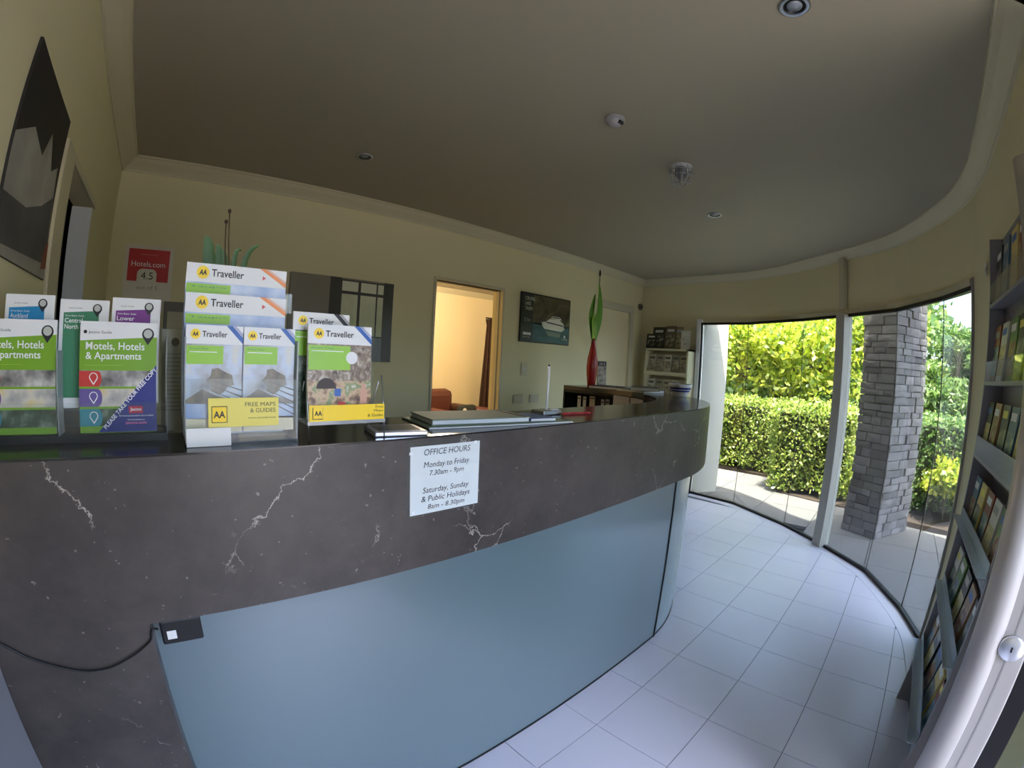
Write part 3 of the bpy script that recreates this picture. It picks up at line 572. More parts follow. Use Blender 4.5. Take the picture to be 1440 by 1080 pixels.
def motel(label, x, y, z, corner, tilt=.06):
    w, h = .152, .21; r = card('motel_guide', label, 'brochure', w, h, .008, (x, y, z), tilt, 0, W_, 'motel guides in the front row')
    a = -w / 2; Y = lambda f: h * (1 - f)
    ppoly(r, 'green_band', [(a, Y(.44)), (-a, Y(.44)), (-a, Y(.13)), (a, Y(.175))], M_green, 1)
    text(r, 'Jasons Guide', a + .016, Y(.115), a + .062, Y(.085), M_ink, 2); pdisc(r, 'brand_dot', a + .010, Y(.095), .0035, M_ink, 2)
    pin(r, 'round_badge', -a - .018, Y(.105), .012, M_ink, 2); pdisc(r, 'badge_face', -a - .018, Y(.1), .0085, mat('badge_grey', (190, 192, 186), .5), 3)
    text(r, 'Motels, Hotels', a + .012, Y(.265), -a - .024, Y(.185), M_wtx, 2, bold=.01); text(r, '& Apartments', a + .012, Y(.36), -a - .03, Y(.275), M_wtx, 2, bold=.01)
    prect(r, 'rule', a + .010, Y(.396), a + .085, Y(.391), M_lime, 2)
    prect(r, 'motel_photo', a, Y(.59), -a, Y(.44), Ph_room, 1); prect(r, 'dining_photo', a, Y(.77), -a, Y(.60), Ph_yel, 1); prect(r, 'garden_photo', a, Y(.945), -a, Y(.78), Ph_gar, 1)
    for nm, f0, f1 in (('green_rule', .585, .605), ('green_rule', .765, .785), ('green_foot', .94, 1.0)): prect(r, nm, a, Y(f1), -a, Y(f0), M_green, 2)
    for nm, f0, f1, m in (('red_tab', .445, .585, M_red), ('purple_tab', .605, .765, M_purp), ('teal_tab', .785, .94, M_teal)):
        hh = (Y(f0) - Y(f1)) / 2; zc = (Y(f0) + Y(f1)) / 2
        pts = [(a, zc + hh)] + [(a + .036 + hh * .55 * math.cos(math.radians(t)), zc + hh * math.sin(math.radians(t))) for t in range(90, -91, -15)] + [(a, zc - hh)]
        ppoly(r, nm, pts, m, 3); pin(r, 'map_pin', a + .028, zc + .003, .0085, M_wtx, 4); pin(r, 'pin_face', a + .028, zc + .0033, .0068, m, 5)
    if corner:
        ppoly(r, 'navy_corner', [(a + .036, 0.001), (-a, 0.001), (-a, Y(.39))], M_navy, 6)
        th = math.atan2(Y(.39), w - .036); text(r, 'PLEASE TAKE YOUR FREE COPY', a + .052, .006, a + .052 + .152, .0145, M_wtx, 7, bold=.015, rot=th)
        prect(r, 'logo_box', .021, .036, .049, .050, M_crim, 7); text(r, 'Jasons', .024, .039, .046, .047, M_wtx, 8, bold=.02)
        text(r, 'For more accommodation visit our website', .002, .030, .070, .0335, M_wtx, 7); text(r, 'Accommodation at', .018, .0225, .052, .0255, M_wtx, 7); text(r, 'jasons.com', .014, .014, .056, .0205, mat('print_pink', (236, 120, 170), .4), 7, bold=.02)
    return r
motel('green motel guide with a navy corner reading please take your free copy', -.1025, .985, 1.2365, True)
motel('green motel guide without a navy corner, beside the left wall', -.3005, .985, 1.2365, False)
def region(label, x, y, z, m, l1, l2):
    w, h = .1, .21; r = card('region_guide', label, 'brochure', w, h, .006, (x, y, z), .06, 0, W_, 'region guides in the back row'); a = -w / 2
    ppoly(r, 'colour_panel', [(a + .008, .02), (-a - .02, .02), (-a - .02, h - .021), (a + .008, h - .026)], m, 1)
    text(r, 'Jasons Guide', a + .018, h - .0185, a + .045, h - .0155, M_ink, 2); pin(r, 'round_badge', -a - .024, h - .017, .0095, M_ink, 3); pdisc(r, 'badge_face', -a - .024, h - .016, .0065, MC['badge_grey'], 4)
    text(r, 'Drive Better Guide', a + .012, h - .0335, a + .05, h - .030, M_wtx, 2)
    text(r, l1, a + .011, h - .0455, a + .047, h - .0365, M_wtx, 2, bold=.01); text(r, l2, a + .011, h - .0575, a + .068, h - .0485, M_wtx, 2, bold=.01)
    return r
region('white and blue region guide in the back row beside the wall', -.2905, 1.025, 1.2855, M_sky, 'Auckland', '& Northland')
region('white and green region guide, middle of the back row', -.179, 1.025, 1.2795, M_dg, 'Central', 'North Island')
region('white and purple region guide in the back row by the certificate', -.073, 1.025, 1.287, M_plum, 'Lower', 'North Island')
def acr(name, lo, hi, parent, m=None): return box(name, lo, hi, m or M_acr, parent)
lh = thing('acrylic_leaflet_stand', 'two-tier clear acrylic stand holding the motel and region guides', 'leaflet stand', (-.2, .98, TOPZ))
acr('base_shelf', (-.172, -.004, 0.0), (.195, .10, .014), lh, M_dark); acr('raised_shelf', (-.172, .045, .052), (.195, .075, .056), lh)
acr('front_lip', (-.172, -.011, .0), (.195, -.0085, .075), lh); acr('back_sheet', (-.172, .095, .014), (.195, .0975, .22), lh); acr('side_sheet', (.1925, -.0085, .014), (.195, .095, .2), lh, M_acr_edge); acr('divider_sheet', (-.0185, -.0085, .014), (-.0165, .04, .17), lh, M_acr_edge)
M_sand = mat('print_sand', (222, 212, 180), .4); M_hill = photo('print_hill', ((96, 92, 84), (128, 118, 102), (150, 146, 130)), 40); M_twig = mat('print_twig', (96, 92, 92), .5)
def aa_logo(r, cx, cz, rad, lay=2): pdisc(r, 'yellow_disc', cx, cz, rad, M_yel, lay); text(r, 'AA', cx - rad * .6, cz - rad * .42, cx + rad * .6, cz + rad * .42, M_ink, lay + 1, bold=.04, shear=.1)
def aa(label, w, h, loc, ribbon, pic, tilt=.06, wide=False, group='traveller maps in the upright holder'):
    r = card('traveller_map', label, 'brochure', w, h, .006, loc, tilt, 0, W_, group); a = -w / 2; bh = .037 if wide else .036
    if not wide: bh = .035 * (w / .11) ** .5
    prect(r, 'cover_photo', a, 0.001, -a, h - bh, pic, 1)
    rad = bh * (.34 if wide else .27); cz = h - bh * .48; cxx = a + (w * .16 if wide else w * .165)
    aa_logo(r, cxx, cz, rad); tw = w * (.32 if wide else .44)
    text(r, 'Traveller', cxx + rad * 1.35, cz - rad * .55, cxx + rad * 1.35 + tw, cz + rad * .62, M_ink, 2, bold=.012)
    for o, d in ((0, .0125), (.0145, .0165), (.0185, .0195)):
        k = w * .26 + .004; k2 = bh * .95
        s = min(1.0, bh / .037); o *= s; d *= s
        ppoly(r, 'corner_ribbon', [(-a - k + o, h), (-a - k + o + (d - o) * 1.0, h), (-a, h - k2 * (1 - (o + d - o) / k)), (-a, h - k2 * (1 - o / k))], ribbon, 2)
    if wide: ppoly(r, 'red_arrow', [(a + w * .755, cz - .006), (a + w * .79, cz - .001), (a + w * .755, cz + .003)], M_red, 2)
    g1 = h - bh - .003; g0 = g1 - ((.05 if 'picnic' in label else .034) if not wide else .018)
    prect(r, 'green_label', a + .002, g0, a + w * (.66 if not wide else .44), g1, M_lime, 2)
    text(r, 'Road Map' if not wide else 'Taupo', a + .008, g1 - .008, a + w * .4, g1 - .004, M_dg, 3)
    if not wide and pic is Ph_beach:
        prect(r, 'sand_strip', a, .001, -a, .028, M_sand, 2); ppoly(r, 'sea_strip', [(a, .028), (-a, .024), (-a, .058), (a, .062)], Ph_sky, 2)
        ppoly(r, 'headland', [(a, .062), (a + w * .3, .082), (a + w * .55, .070), (-a, .058), (-a, .052), (a, .056)], M_hill, 3); ppoly(r, 'tree_crown', [(a + w * .62 + w * .22 * math.cos(q * .45) * (1 + .2 * math.sin(q * 3)), .098 + .022 * math.sin(q * .45) * (1 + .25 * math.cos(q * 5))) for q in range(14)], M_hill, 4)
        for q in range(5): ppoly(r, 'branch', [(-a, .03 + .012 * q), (-a, .033 + .012 * q), (a + w * .2 + q * .006, .075 + .006 * q)], M_twig, 5)
    if not wide: prect(r, 'label_rule', a + .008, g1 - .0125, a + w * .55, g1 - .011, M_wtx, 3)
    return r
aa('wide white map with orange ribbon standing highest in the upright holder', .205, .297, (.1258, .952, 1.268), M_or, Ph_sky, .0, True)
aa('wide white map with orange ribbon standing second highest in the upright holder', .202, .27, (.1262, .934, 1.235), M_or, Ph_sky, .0, True)
aa('narrow white map with blue ribbon, behind the white paper corner of the holder', .1085, .2, (.083, .902, 1.243), M_bl, Ph_beach, .0)
aa('narrow white map with blue ribbon at the open side of the upright holder', .1025, .2, (.1905, .902, 1.243), M_bl, Ph_beach, .0)
ah = thing('acrylic_map_holder', 'upright clear acrylic map holder with a yellow maps and guides label', 'leaflet holder', (.135, .89, TOPZ))
acr('holder_base', (-.108, -.004, 0), (.112, .075, .006), ah); acr('front_sheet', (-.108, -.004, .006), (.112, -.0015, .125), ah); acr('holder_back', (-.108, .072, .006), (.112, .075, .30), ah); acr('holder_side', (.1095, -.0015, .006), (.112, .072, .2), ah, M_acr_edge); acr('holder_side', (-.108, -.0015, .006), (-.1055, .072, .2), ah, M_acr_edge)
lb = bpy.data.objects.new('maps_label', None); C.objects.link(lb); lb.parent = ah; lb.location = (0, -.0045, 0)
M_gold = mat('print_gold', (232, 216, 96), .4)
prect(lb, 'gold_strip', -.064, .036, .072, .090, M_gold, 1); prect(lb, 'logo_outline', -.058, .044, -.028, .075, M_ink, 2); prect(lb, 'logo_face', -.0565, .0455, -.0295, .0735, M_yel, 3); text(lb, 'AA', -.054, .053, -.032, .066, M_ink, 4, bold=.03)
text(lb, 'FREE MAPS', .006, .0735, .066, .0815, M_ink, 2); text(lb, '& GUIDES', .016, .062, .066, .070, M_ink, 2); text(lb, 'www.aatravel.co.nz', .012, .0505, .066, .0535, M_ink, 2)
prect(ah, 'white_slip', -.106, .001, -.022, .035, W_, 22)
# second holder with wire legs
aa('narrow traveller guide with black ribbon behind the picnic cover', .125, .22, (.305, .915, 1.262), M_ink, Ph_gar, .05, group='traveller guides on the wire stand')
pc = aa('traveller guide with blue ribbon and a picnic scene on its cover', .142, .195, (.337, .884, 1.262), M_bl, Ph_tree, .05, group='traveller guides on the wire stand')
prect(pc, 'picnic_photo', -.071, .001, .071, .080, Ph_picnic, 2); pdisc(pc, 'picnic_hat', .026, .128, .013, M_paper, 3); ppoly(pc, 'picnic_umbrella', [(-.052, .064)] + [(-.03 + .022 * math.cos(t * math.pi / 8), .064 + .022 * math.sin(t * math.pi / 8)) for t in range(8, -1, -1)], mat('print_brown', (60, 46, 42), .5), 3)
ppoly(pc, 'child_figure', [(.045, .02), (.060, .02), (.062, .05), (.058, .074), (.050, .076), (.046, .05)], mat('print_skin', (206, 160, 136), .5), 3); prect(pc, 'blue_cooler', -.012, .048, .002, .064, M_bl, 3); ppoly(pc, 'red_fruit', [(-.006, .022), (.016, .022), (.012, .036), (-.004, .038)], M_red, 3)
wh = thing('wire_leaflet_stand', 'low leaflet stand on thin legs with a bright yellow label strip', 'leaflet stand', (.345, .875, TOPZ))
for sx in (-.078, .092):
    tube('leg', [(sx, .0, 0.0), (sx - .002, .0, .055), (sx - .004, .012, .135)], .0016, M_metal, wh, 6); tube('leg', [(sx, .09, 0.0), (sx, .07, .06), (sx - .002, .03, .12)], .0016, M_metal, wh, 6)
acr('tray_bottom', (-.082, -.004, .034), (.092, .06, .0415), wh, M_acr_edge); acr('tray_back', (-.08, .058, .04), (.09, .06, .22), wh)
ls = bpy.data.objects.new('yellow_label', None); C.objects.link(ls); ls.parent = wh; ls.location = (0, -.0042, 0)
box('label_strip', (-.079, 0, .0415), (.089, .0015, .074), M_yel, ls); prect(ls, 'logo_outline', -.072, .0455, -.050, .070, M_ink, 1); prect(ls, 'logo_face', -.0705, .047, -.0505, .070, M_yel, 2); text(ls, 'AA', -.068, .053, -.052, .063, M_ink, 3, bold=.03)
for s, x, zz in (('Free', .068, .0655), ('Maps', .064, .0565), ('& Guides', .050, .0475)): text(ls, s, x, zz, .086, zz + .006, M_ink, 2)
# letter in a clear easel
le = card('framed_letter', 'typed letter with a crest in a clear easel beside the green guides', 'letter', .06, .215, .003, (.012, 1.06, TOPZ + .004), .05, 0, mat('aged_paper', (214, 208, 190), .6), bname='sheet')
pdisc(le, 'crest', 0, .188, .009, mat('print_grey', (120, 116, 108), .5), 1)
for k in range(15): prect(le, 'text_line', -.024, .162 - k * .0085, .024 - (k % 4) * .004, .1632 - k * .0085, MC['print_grey'], 1)
acr('easel_sheet', (-.032, -.004, -.004), (.032, -.002, .22), le)
# orchid on the counter behind the map holder
orc = thing('potted_orchid', 'orchid with strap leaves and bare flower stems behind the map holder', 'plant', (.118, 1.085, TOPZ))
M_leaf = mat('orchid_leaf', (70, 108, 54), .45); M_stem = mat('orchid_stem', (84, 70, 44), .6)
lathe('pot', [(0.0, 0), (.036, 0), (.045, .085), (.048, .09), (.043, .09), (.038, .07), (0, .07)], mat('pot_glaze', (150, 146, 138), .4), orc, 24, cap=False)
def blade(parent, pts, w, m, name='leaf', fold=.25):
    pts = [Vector(p) for p in pts]; n = len(pts); v, f = [], []
    for i, p in enumerate(pts):
        t = (pts[min(i + 1, n - 1)] - pts[max(i - 1, 0)]).normalized(); s = t.cross(Vector((0, -1, .2))); s = s.normalized() if s.length > .05 else Vector((1, 0, 0)); u = i / (n - 1); ww = w * (math.sin(math.pi * (0.12 + .88 * u)) ** .7 if u < 1 else 0.02)
        nn = s.cross(t); v += [p + s * ww, p - nn * ww * fold, p - s * ww]
    for i in range(n - 1):
        a = 3 * i; f += [(a, a + 1, a + 4, a + 3), (a + 1, a + 2, a + 5, a + 4)]
    return pyd(name, v, f, m, parent, True)
oz = lambda px, py: tuple(at_y(px, py, 1.085) - Vector(orc.location))
root_ = (0.0, 0, .15)
for tip, mid, w in (((290, 330), (294, 360), .017), ((305, 343), (308, 362), .010), ((367, 343), (345, 365), .008), ((340, 352), (330, 362), .007), ((312, 350), (315, 372), .011)):
    t_, m_ = oz(*tip), oz(*mid); blade(orc, spline([(0, 0, .07), (m_[0] * .6, 0, (m_[2] + .07) * .5), m_, t_], 4), w, M_leaf)
for a, b in (((322, 372), (323, 297)), ((317, 372), (318, 312))):
    p, q = oz(*a), oz(*b); tube('flower_stem', [(0, .004, .07), p, ((p[0] + q[0]) / 2 - .001, 0, (p[2] + q[2]) / 2), q], .0017, M_stem, orc, 6)
    lathe('bud', [(0.0, -.005), (.0035, -.003), (.0045, 0), (.003, .004), (0, .006)], mat('dry_bud', (66, 48, 42), .7), orc, 10, q, cap=False)
# scanner, books, tray, pen stand, bowl
def flat(name, label, cat, corners, z0, h, m, pname='body', group=None, bev=.002):
    P = [at_z(px, py, z0) for px, py in corners]; c = sum(P, Vector()) / len(P); r = thing(name, label, cat, (c.x, c.y, z0), (0, 0, 0), group)
    o = prism(pname, [(p.x - c.x, p.y - c.y) for p in P], 0.0003, h, m, r); return r, [(p.x - c.x, p.y - c.y) for p in P]
M_grey = mat('grey_plastic', (150, 152, 164), .35); M_mat = mat('desk_pad_green', (124, 140, 122), .6); M_bookb = mat('book_edge', (206, 214, 220), .5)
def rbox(name, label, cat, x, y, z0, w, d, h, rz, m, parts=(), group=None, pname='body', bev=.002):
    r = thing(name, label, cat, (x, y, z0), (0, 0, rz), group); box(pname, (-w / 2, -d / 2, .0003), (w / 2, d / 2, h), m, r, bev)
    for nm, lo, hi, mm in parts: box(nm, lo, hi, mm, r)
    return r
sn = rbox('card_terminal', 'slim silver-grey tablet stand lying on the counter by the wire stand', 'terminal', .487, .917, TOPZ, .125, .10, .011, -.18, M_grey, (('screen', (-.05, -.035, .011), (.05, .04, .0116), mat('grey_screen', (92, 94, 106), .2)), ('silver_edge', (-.06, -.0505, .003), (.06, -.0498, .009), M_metal)))
pad = rbox('desk_pad', 'pale green curved-corner desk pad under the books', 'desk pad', .83, .985, TOPZ, .47, .20, .005, -.16, M_mat, (('pale_edge', (-.233, -.1012, .0008), (.233, -.0998, .0045), M_bookb),), bev=.004)
bk = rbox('guest_register', 'large grey-green guest register lying on the desk pad', 'book', .765, .995, TOPZ + .0053, .30, .165, .003, -.18, mat('register_cover', (110, 126, 110), .7), (('page_block', (-.147, -.080, .003), (.147, .080, .0135), M_bookb), ('upper_cover', (-.15, -.0825, .0135), (.15, .0825, .0165), MC['register_cover']), ('black_ribbon', (.128, -.084, .0166), (.136, .0825, .0174), M_black)), pname='lower_cover', bev=0)
bb = rbox('blue_booklet', 'thin blue booklet lying next to the guest register on the pad', 'book', .965, .945, TOPZ + .0053, .09, .12, .009, -.2, mat('booklet_blue', (52, 96, 150), .4), (('page_edge', (-.044, -.0606, .001), (.044, -.0601, .008), M_bookb),), bev=.001)
ps = thing('pen_stand', 'tall thin white pen upright in a flat silver base', 'pen stand', (1.125, 1.035, TOPZ)); box('base', (-.045, -.03, .0003), (.045, .03, .016), M_metal, ps, .003); box('slot', (.0, -.022, .016), (.04, -.008, .019), M_white, ps); tube('pen', [(0, 0, .016), (.001, 0, .08), (.002, 0, .165)], .0045, M_white, ps, 10); tube('pen_tip', [(.002, 0, .165), (.002, 0, .171)], .0035, M_dark, ps, 8)
rp = thing('red_pen', 'red pen lying on the counter beside the pen stand', 'pen', (1.215, .985, TOPZ + .0045)); tube('barrel', [(-.05, .01, 0), (.045, -.008, 0)], .0042, mat('red_plastic', (190, 46, 52), .35), rp, 8); tube('cap', [(.045, -.008, 0), (.075, -.0137, 0)], .0044, MC['red_plastic'], rp, 8)
bw = thing('striped_bowl', 'white bowl with two blue stripes on the rounded counter end', 'bowl', (2.70, 1.30, TOPZ))
lathe('bowl_body', [(0, .004), (.04, .004), (.042, 0), (.046, 0), (.048, .012), (.075, .065), (.082, .085), (.078, .085), (.07, .062), (.045, .018), (0, .014)], mat('bowl_glaze', (226, 230, 236), .25), bw, 40, cap=False)
for z0, z1, r0, r1 in ((.034, .044, .0601, .0651), (.050, .062, .0682, .0744)): lathe('blue_stripe', [(r0, z0), (r1, z1)], mat('cobalt', (36, 52, 150), .3), bw, 40, cap=False)
# vase with leaves, desk calendar
va = thing('red_vase', 'slender red vase holding tall green leaves on the counter return', 'vase', (2.90, 2.19, TOPZ))
lathe('vase_body', [(0, 0), (.030, 0), (.034, .03), (.043, .10), (.046, .15), (.041, .22), (.029, .28), (.019, .33), (.015, .37), (.017, .385), (.013, .385), (.011, .36), (.0, .34)], mat('red_glaze', (168, 36, 34), .25), va, 32, cap=False)
M_vl = mat('vase_leaf', (96, 150, 44), .45); M_vl2 = mat('vase_leaf_pale', (132, 170, 62), .45)
for k, (bx, mx, tx, by, th_, w, m) in enumerate(((-.03, -.06, -.05, -.01, .66, .034, M_vl), (.02, .045, .04, -.02, .84, .040, M_vl), (.04, .075, .085, .0, .72, .034, M_vl2), (.0, -.01, .015, .02, .76, .034, M_vl), (-.015, -.03, -.02, -.02, .60, .036, M_vl2), (.03, .06, .05, .02, .62, .036, M_vl))):
    blade(va, spline([(0, 0, .36), (bx, by, .36 + (th_ - .36) * .3), (mx, by, .36 + (th_ - .36) * .62), (tx, by * .5, th_)], 5), w, m)
tube('flower_stalk', [(.0, 0, .36), (.035, 0, .6), (.05, 0, .80), (.055, 0, .92)], .004, mat('stalk', (110, 130, 60), .5), va, 6); lathe('seed_head', [(0, 0), (.010, .02), (.008, .05), (0, .07)], mat('seed_brown', (60, 44, 36), .7), va, 12, (.055, 0, .90), cap=False)
dc = card('desk_calendar', 'small grey printed card standing next to the red vase', 'card', .075, .21, .02, (3.0, 2.16, TOPZ), .05, -.7, mat('card_grey', (168, 166, 156), .5)); prect(dc, 'dark_header', -.034, .17, .034, .205, M_ink, 1); text(dc, '2015', -.026, .176, .026, .198, M_wtx, 2); prect(dc, 'printed_photo', -.034, .02, .034, .165, photo('card_print', ((90, 90, 84), (190, 188, 176), (226, 224, 214)), 30), 1)
# ------------------------------------------------------------------ things on the walls
def wallcard(name, label, cat, x0, z0, x1, z1, t, m, y=YB): return card(name, label, cat, x1 - x0, z1 - z0, t, ((x0 + x1) / 2, y - t - .0005, z0), 0, 0, m, None, 'panel')
ct = wallcard('award_certificate', 'white award certificate with a red panel and a rating on the back wall', 'certificate', -.288, 1.60, -.012, 1.96, .006, mat('certificate_paper', (222, 214, 196), .5)); w, h = .276, .36
prect(ct, 'red_panel', -w / 2 + .02, h - .20, w / 2 - .022, h - .02, mat('award_red', (196, 34, 38), .45), 1)
text(ct, 'Hotels.com', -.098, h - .118, .094, h - .088, M_wtx, 2); prect(ct, 'fine_line', -.05, h - .052, .05, h - .049, mat('award_pink', (220, 120, 116), .5), 2)
ppoly(ct, 'rating_plate', [(-.062, h - .215), (.05, h - .215), (.05, h - .16)] + [(.02 + .03 * math.cos(math.radians(t)), h - .16 + .03 * math.sin(math.radians(t))) for t in range(15, 91, 15)] + [(-.032 + .03 * math.cos(math.radians(t)), h - .16 + .03 * math.sin(math.radians(t))) for t in range(90, 181, 15)], MC['certificate_paper'], 3)
text(ct, '4.5', -.040, h - .188, .030, h - .148, M_ink, 4); text(ct, 'out of 5', -.06, h - .245, .06, h - .222, mat('award_grey', (160, 152, 138), .5), 2)
ns = wallcard('notice_frame', 'dull brown frame low on the back wall beneath the certificate', 'picture frame', -.045, 1.2, .20, 1.655, .02, mat('frame_taupe', (104, 98, 86), .5)); prect(ns, 'mount', -.1, .03, .1, .40, mat('mount_beige', (176, 168, 140), .6), 1)
# large glass-fronted picture; the windows reflected in it are painted as flat colour
pw_ = wallcard('reflecting_picture', 'large glass-fronted picture with a painted reflection of window panes on the back wall', 'picture', .701, 1.348, 1.434, 1.893, .025, mat('picture_grey', (134, 127, 112), .3)); w, h = .733, .545; a = -w / 2
M_pd = mat('picture_charcoal', (72, 71, 64), .3); M_pp = mat('pane_reflection', (226, 224, 196), .3); M_pg = photo('pane_reflection_green', ((186, 192, 150), (206, 208, 172), (224, 222, 192)), 6)
prect(pw_, 'reflected_dark_band', a + .265, .0, a + .345, h, M_pd, 1); prect(pw_, 'reflected_dark_band', -a - .075, .0, -a, h, M_pd, 1); prect(pw_, 'reflected_window', a + .345, .16, -a - .075, h - .01, M_pd, 1); prect(pw_, 'reflected_wall', a + .345, .0, -a - .075, .16, mat('picture_slate', (124, 128, 130), .3), 1)
for xa, xb in ((.35, .465), (.485, .60), (.612, .655)):
    prect(pw_, 'reflected_upper_pane', a + xa, h - .085, a + xb, h - .02, M_pp, 2); prect(pw_, 'reflected_lower_pane', a + xa, .17, a + xb, h - .105, M_pg, 2)
# boat poster
bp = wallcard('boat_poster', 'dark framed poster of a white motor cruiser on green water', 'poster', 2.672, 1.566, 3.33, 2.008, .02, mat('poster_frame', (28, 26, 22), .4)); w, h = .658, .442; a = -w / 2
prect(bp, 'hill_photo', a + .012, .17, -a - .008, h - .012, photo('photo_hills', ((52, 46, 32), (92, 80, 56), (120, 108, 78)), 5, dist=1.5), 1); prect(bp, 'water_photo', a + .012, .012, -a - .008, .18, photo('photo_water', ((26, 62, 60), (40, 84, 84), (44, 96, 112)), 5, stretch=(1, 1, 4)), 1)
prect(bp, 'title_strip', a + .012, .012, a + .15, h - .012, mat('poster_dark', (44, 46, 40), .4), 2)
for s, x1_, z0_ in (('CRUISE', .165, .375), ('LAKE', .115, .330), ('TAUPO', .140, .285)): text(bp, s, a + .045, z0_, a + x1_, z0_ + .032, mat('poster_text', (190, 184, 160), .5), 3, bold=.03)
text(bp, '2 hr', a + .04, .185, a + .12, .215, MC['poster_text'], 3); text(bp, '0800', a + .03, .062, a + .13, .088, M_wtx, 3, bold=.04); text(bp, 'book here', a + .03, .040, a + .12, .055, MC['poster_text'], 3)
M_boat = mat('boat_white', (222, 218, 200), .4)
ppoly(bp, 'hull', [(a + .27, .165), (a + .30, .135), (a + .54, .125), (a + .585, .15), (a + .57, .175), (a + .30, .20), (a + .262, .195)], M_boat, 3); ppoly(bp, 'cabin', [(a + .32, .20), (a + .37, .235), (a + .50, .24), (a + .56, .205), (a + .575, .18)], M_boat, 4); ppoly(bp, 'cabin_glass', [(a + .335, .203), (a + .555, .188), (a + .56, .178), (a + .33, .192)], M_ink, 5); ppoly(bp, 'flybridge', [(a + .38, .243), (a + .41, .262), (a + .50, .262), (a + .545, .235)], M_boat, 5); ppoly(bp, 'bridge_glass', [(a + .40, .248), (a + .415, .256), (a + .495, .256), (a + .515, .246)], M_ink, 6)
ppoly(bp, 'reflection', [(a + .31, .12), (a + .53, .11), (a + .52, .07), (a + .36, .075)], mat('boat_reflection', (116, 130, 116), .4), 2); pdisc(bp, 'sun_badge', -a - .07, .082, .012, M_wtx, 3); ppoly(bp, 'badge_wave', [(-a - .115, .05), (-a - .03, .042), (-a - .025, .062), (-a - .07, .070)], MC['boat_reflection'], 3)
# left wall canvas
lp = card('abstract_canvas', 'large abstract canvas, black over pale grey peaks, on the left wall', 'painting', .42, .45, .007, (XL + .0075, 1.235, 1.572), 0, math.pi / 2, mat('canvas_black', (40, 38, 36), .6), None, 'canvas'); w, h = .42, .45; a = -w / 2
Ph_c = photo('canvas_pale', ((130, 126, 118), (158, 152, 140), (186, 180, 166)), 4, rough=.7); Ph_s = photo('canvas_slate', ((60, 60, 60), (84, 82, 78), (104, 100, 92)), 4, rough=.7)
ppoly(lp, 'pale_peaks', [(a, .0), (-a, .0), (-a, .12), (-a - .03, .30), (-a - .09, .27), (-a - .15, .35), (-a - .2, .27), (a + .12, .30), (a, .24)], Ph_c, 1); ppoly(lp, 'slate_shape', [(a, .02), (-a, .04), (-a - .02, .22), (-a - .12, .17), (-a - .25, .13), (a, .12)], Ph_s, 2); ppoly(lp, 'orange_mark', [(-a - .06, .02), (-a, .03), (-a, .10), (-a - .03, .09)], mat('canvas_rust', (132, 68, 46), .6), 3)
# switch, sockets, round sensor
def plate(name, label, x, z, w, h, rocker=True, group=None):
    r = thing(name, label, 'switch', (x, YB - .0005, z), (0, 0, 0), group); box('plate', (-w / 2, -.008, -h / 2), (w / 2, 0, h / 2), M_trim, r, .002)
    if rocker: box('rocker', (-.008, -.011, -.012), (.008, -.008, .012), M_white, r, .001)
    return r
plate('light_switch', 'white light switch on the wall below the boat poster', 2.755, 1.325, .075, .115)
for x, lb_ in ((2.70, 'white wall socket low between the hall doorway and the pen stand'), (2.90, 'white wall socket low below the boat poster')):
    r = plate('wall_socket', lb_, x, 1.06, .115, .075, False, 'sockets on the back wall'); box('socket_face', (-.045, -.0095, -.02), (.045, -.008, .02), M_trim, r); r['category'] = 'socket'
rs_ = thing('round_sensor', 'round grey ring sensor high on the back wall by the corner', 'sensor', (4.655, YB - .0005, 2.12)); lathe('ring', [(.022, 0), (.04, 0), (.04, -.02), (.034, -.026), (.024, -.022), (.022, 0)], mat('sensor_grey', (112, 108, 92), .4), rs_, 24, (0, 0, 0), 'Y', False); lathe('lens', [(0, 0), (.022, 0), (.02, -.012), (0, -.014)], mat('sensor_lens', (70, 66, 54), .2), rs_, 20, (0, 0, 0), 'Y', False)
# ------------------------------------------------------------------ ceiling fittings
def downlight(label, px, py, r=.045):
    p = at_z(px, py, CEIL); t = thing('recessed_downlight', label, 'downlight', (p.x, p.y, CEIL), (0, 0, 0), 'downlights')
    lathe('trim_ring', [(r * .72, 0.0), (r, 0.0), (r * 1.02, -.004), (r * .9, -.007), (r * .72, -.004)], M_metal, t, 28, cap=False); lathe('dark_cup', [(0, -.001), (r * .72, -.001), (r * .72, -.004)], M_dark, t, 24, cap=False); lathe('lamp_face', [(0, -.004), (r * .5, -.003), (r * .5, -.0015)], mat('lamp_glass', (150, 156, 164), .2), t, 24, cap=False)
downlight('unlit recessed downlight in the ceiling over the entrance floor', 1117, 8, .046); downlight('unlit recessed downlight in the ceiling near the curved window', 1005, 302, .05); downlight('small unlit recessed downlight in the ceiling near the back wall', 513, 220, .045)
p = at_z(865, 172, CEIL - .02); sm = thing('smoke_detector', 'small white dome smoke detector on the ceiling', 'smoke detector', (p.x, p.y, CEIL)); lathe('base', [(0, 0), (.042, 0), (.042, -.012), (.038, -.014), (0, -.014)], mat('detector_shell', (168, 166, 166), .4), sm, 28, cap=False); lathe('dome', [(.032, -.014), (.028, -.03), (.016, -.038), (0, -.04)], MC['detector_shell'], sm, 24, cap=False); box('sensor_slot', (-.012, -.034, -.034), (.014, -.020, -.022), M_dark, sm)
p = at_z(958, 247, CEIL - .05); wc = thing('caged_sensor', 'ceiling sensor inside a round grey wire cage', 'sensor', (p.x, p.y, CEIL)); lathe('base', [(0, 0), (.06, 0), (.058, -.008), (0, -.008)], M_white, wc, 24, cap=False); lathe('sensor_body', [(.03, -.008), (.032, -.05), (.022, -.066), (0, -.07)], mat('sensor_shell', (126, 126, 128), .4), wc, 20, cap=False)
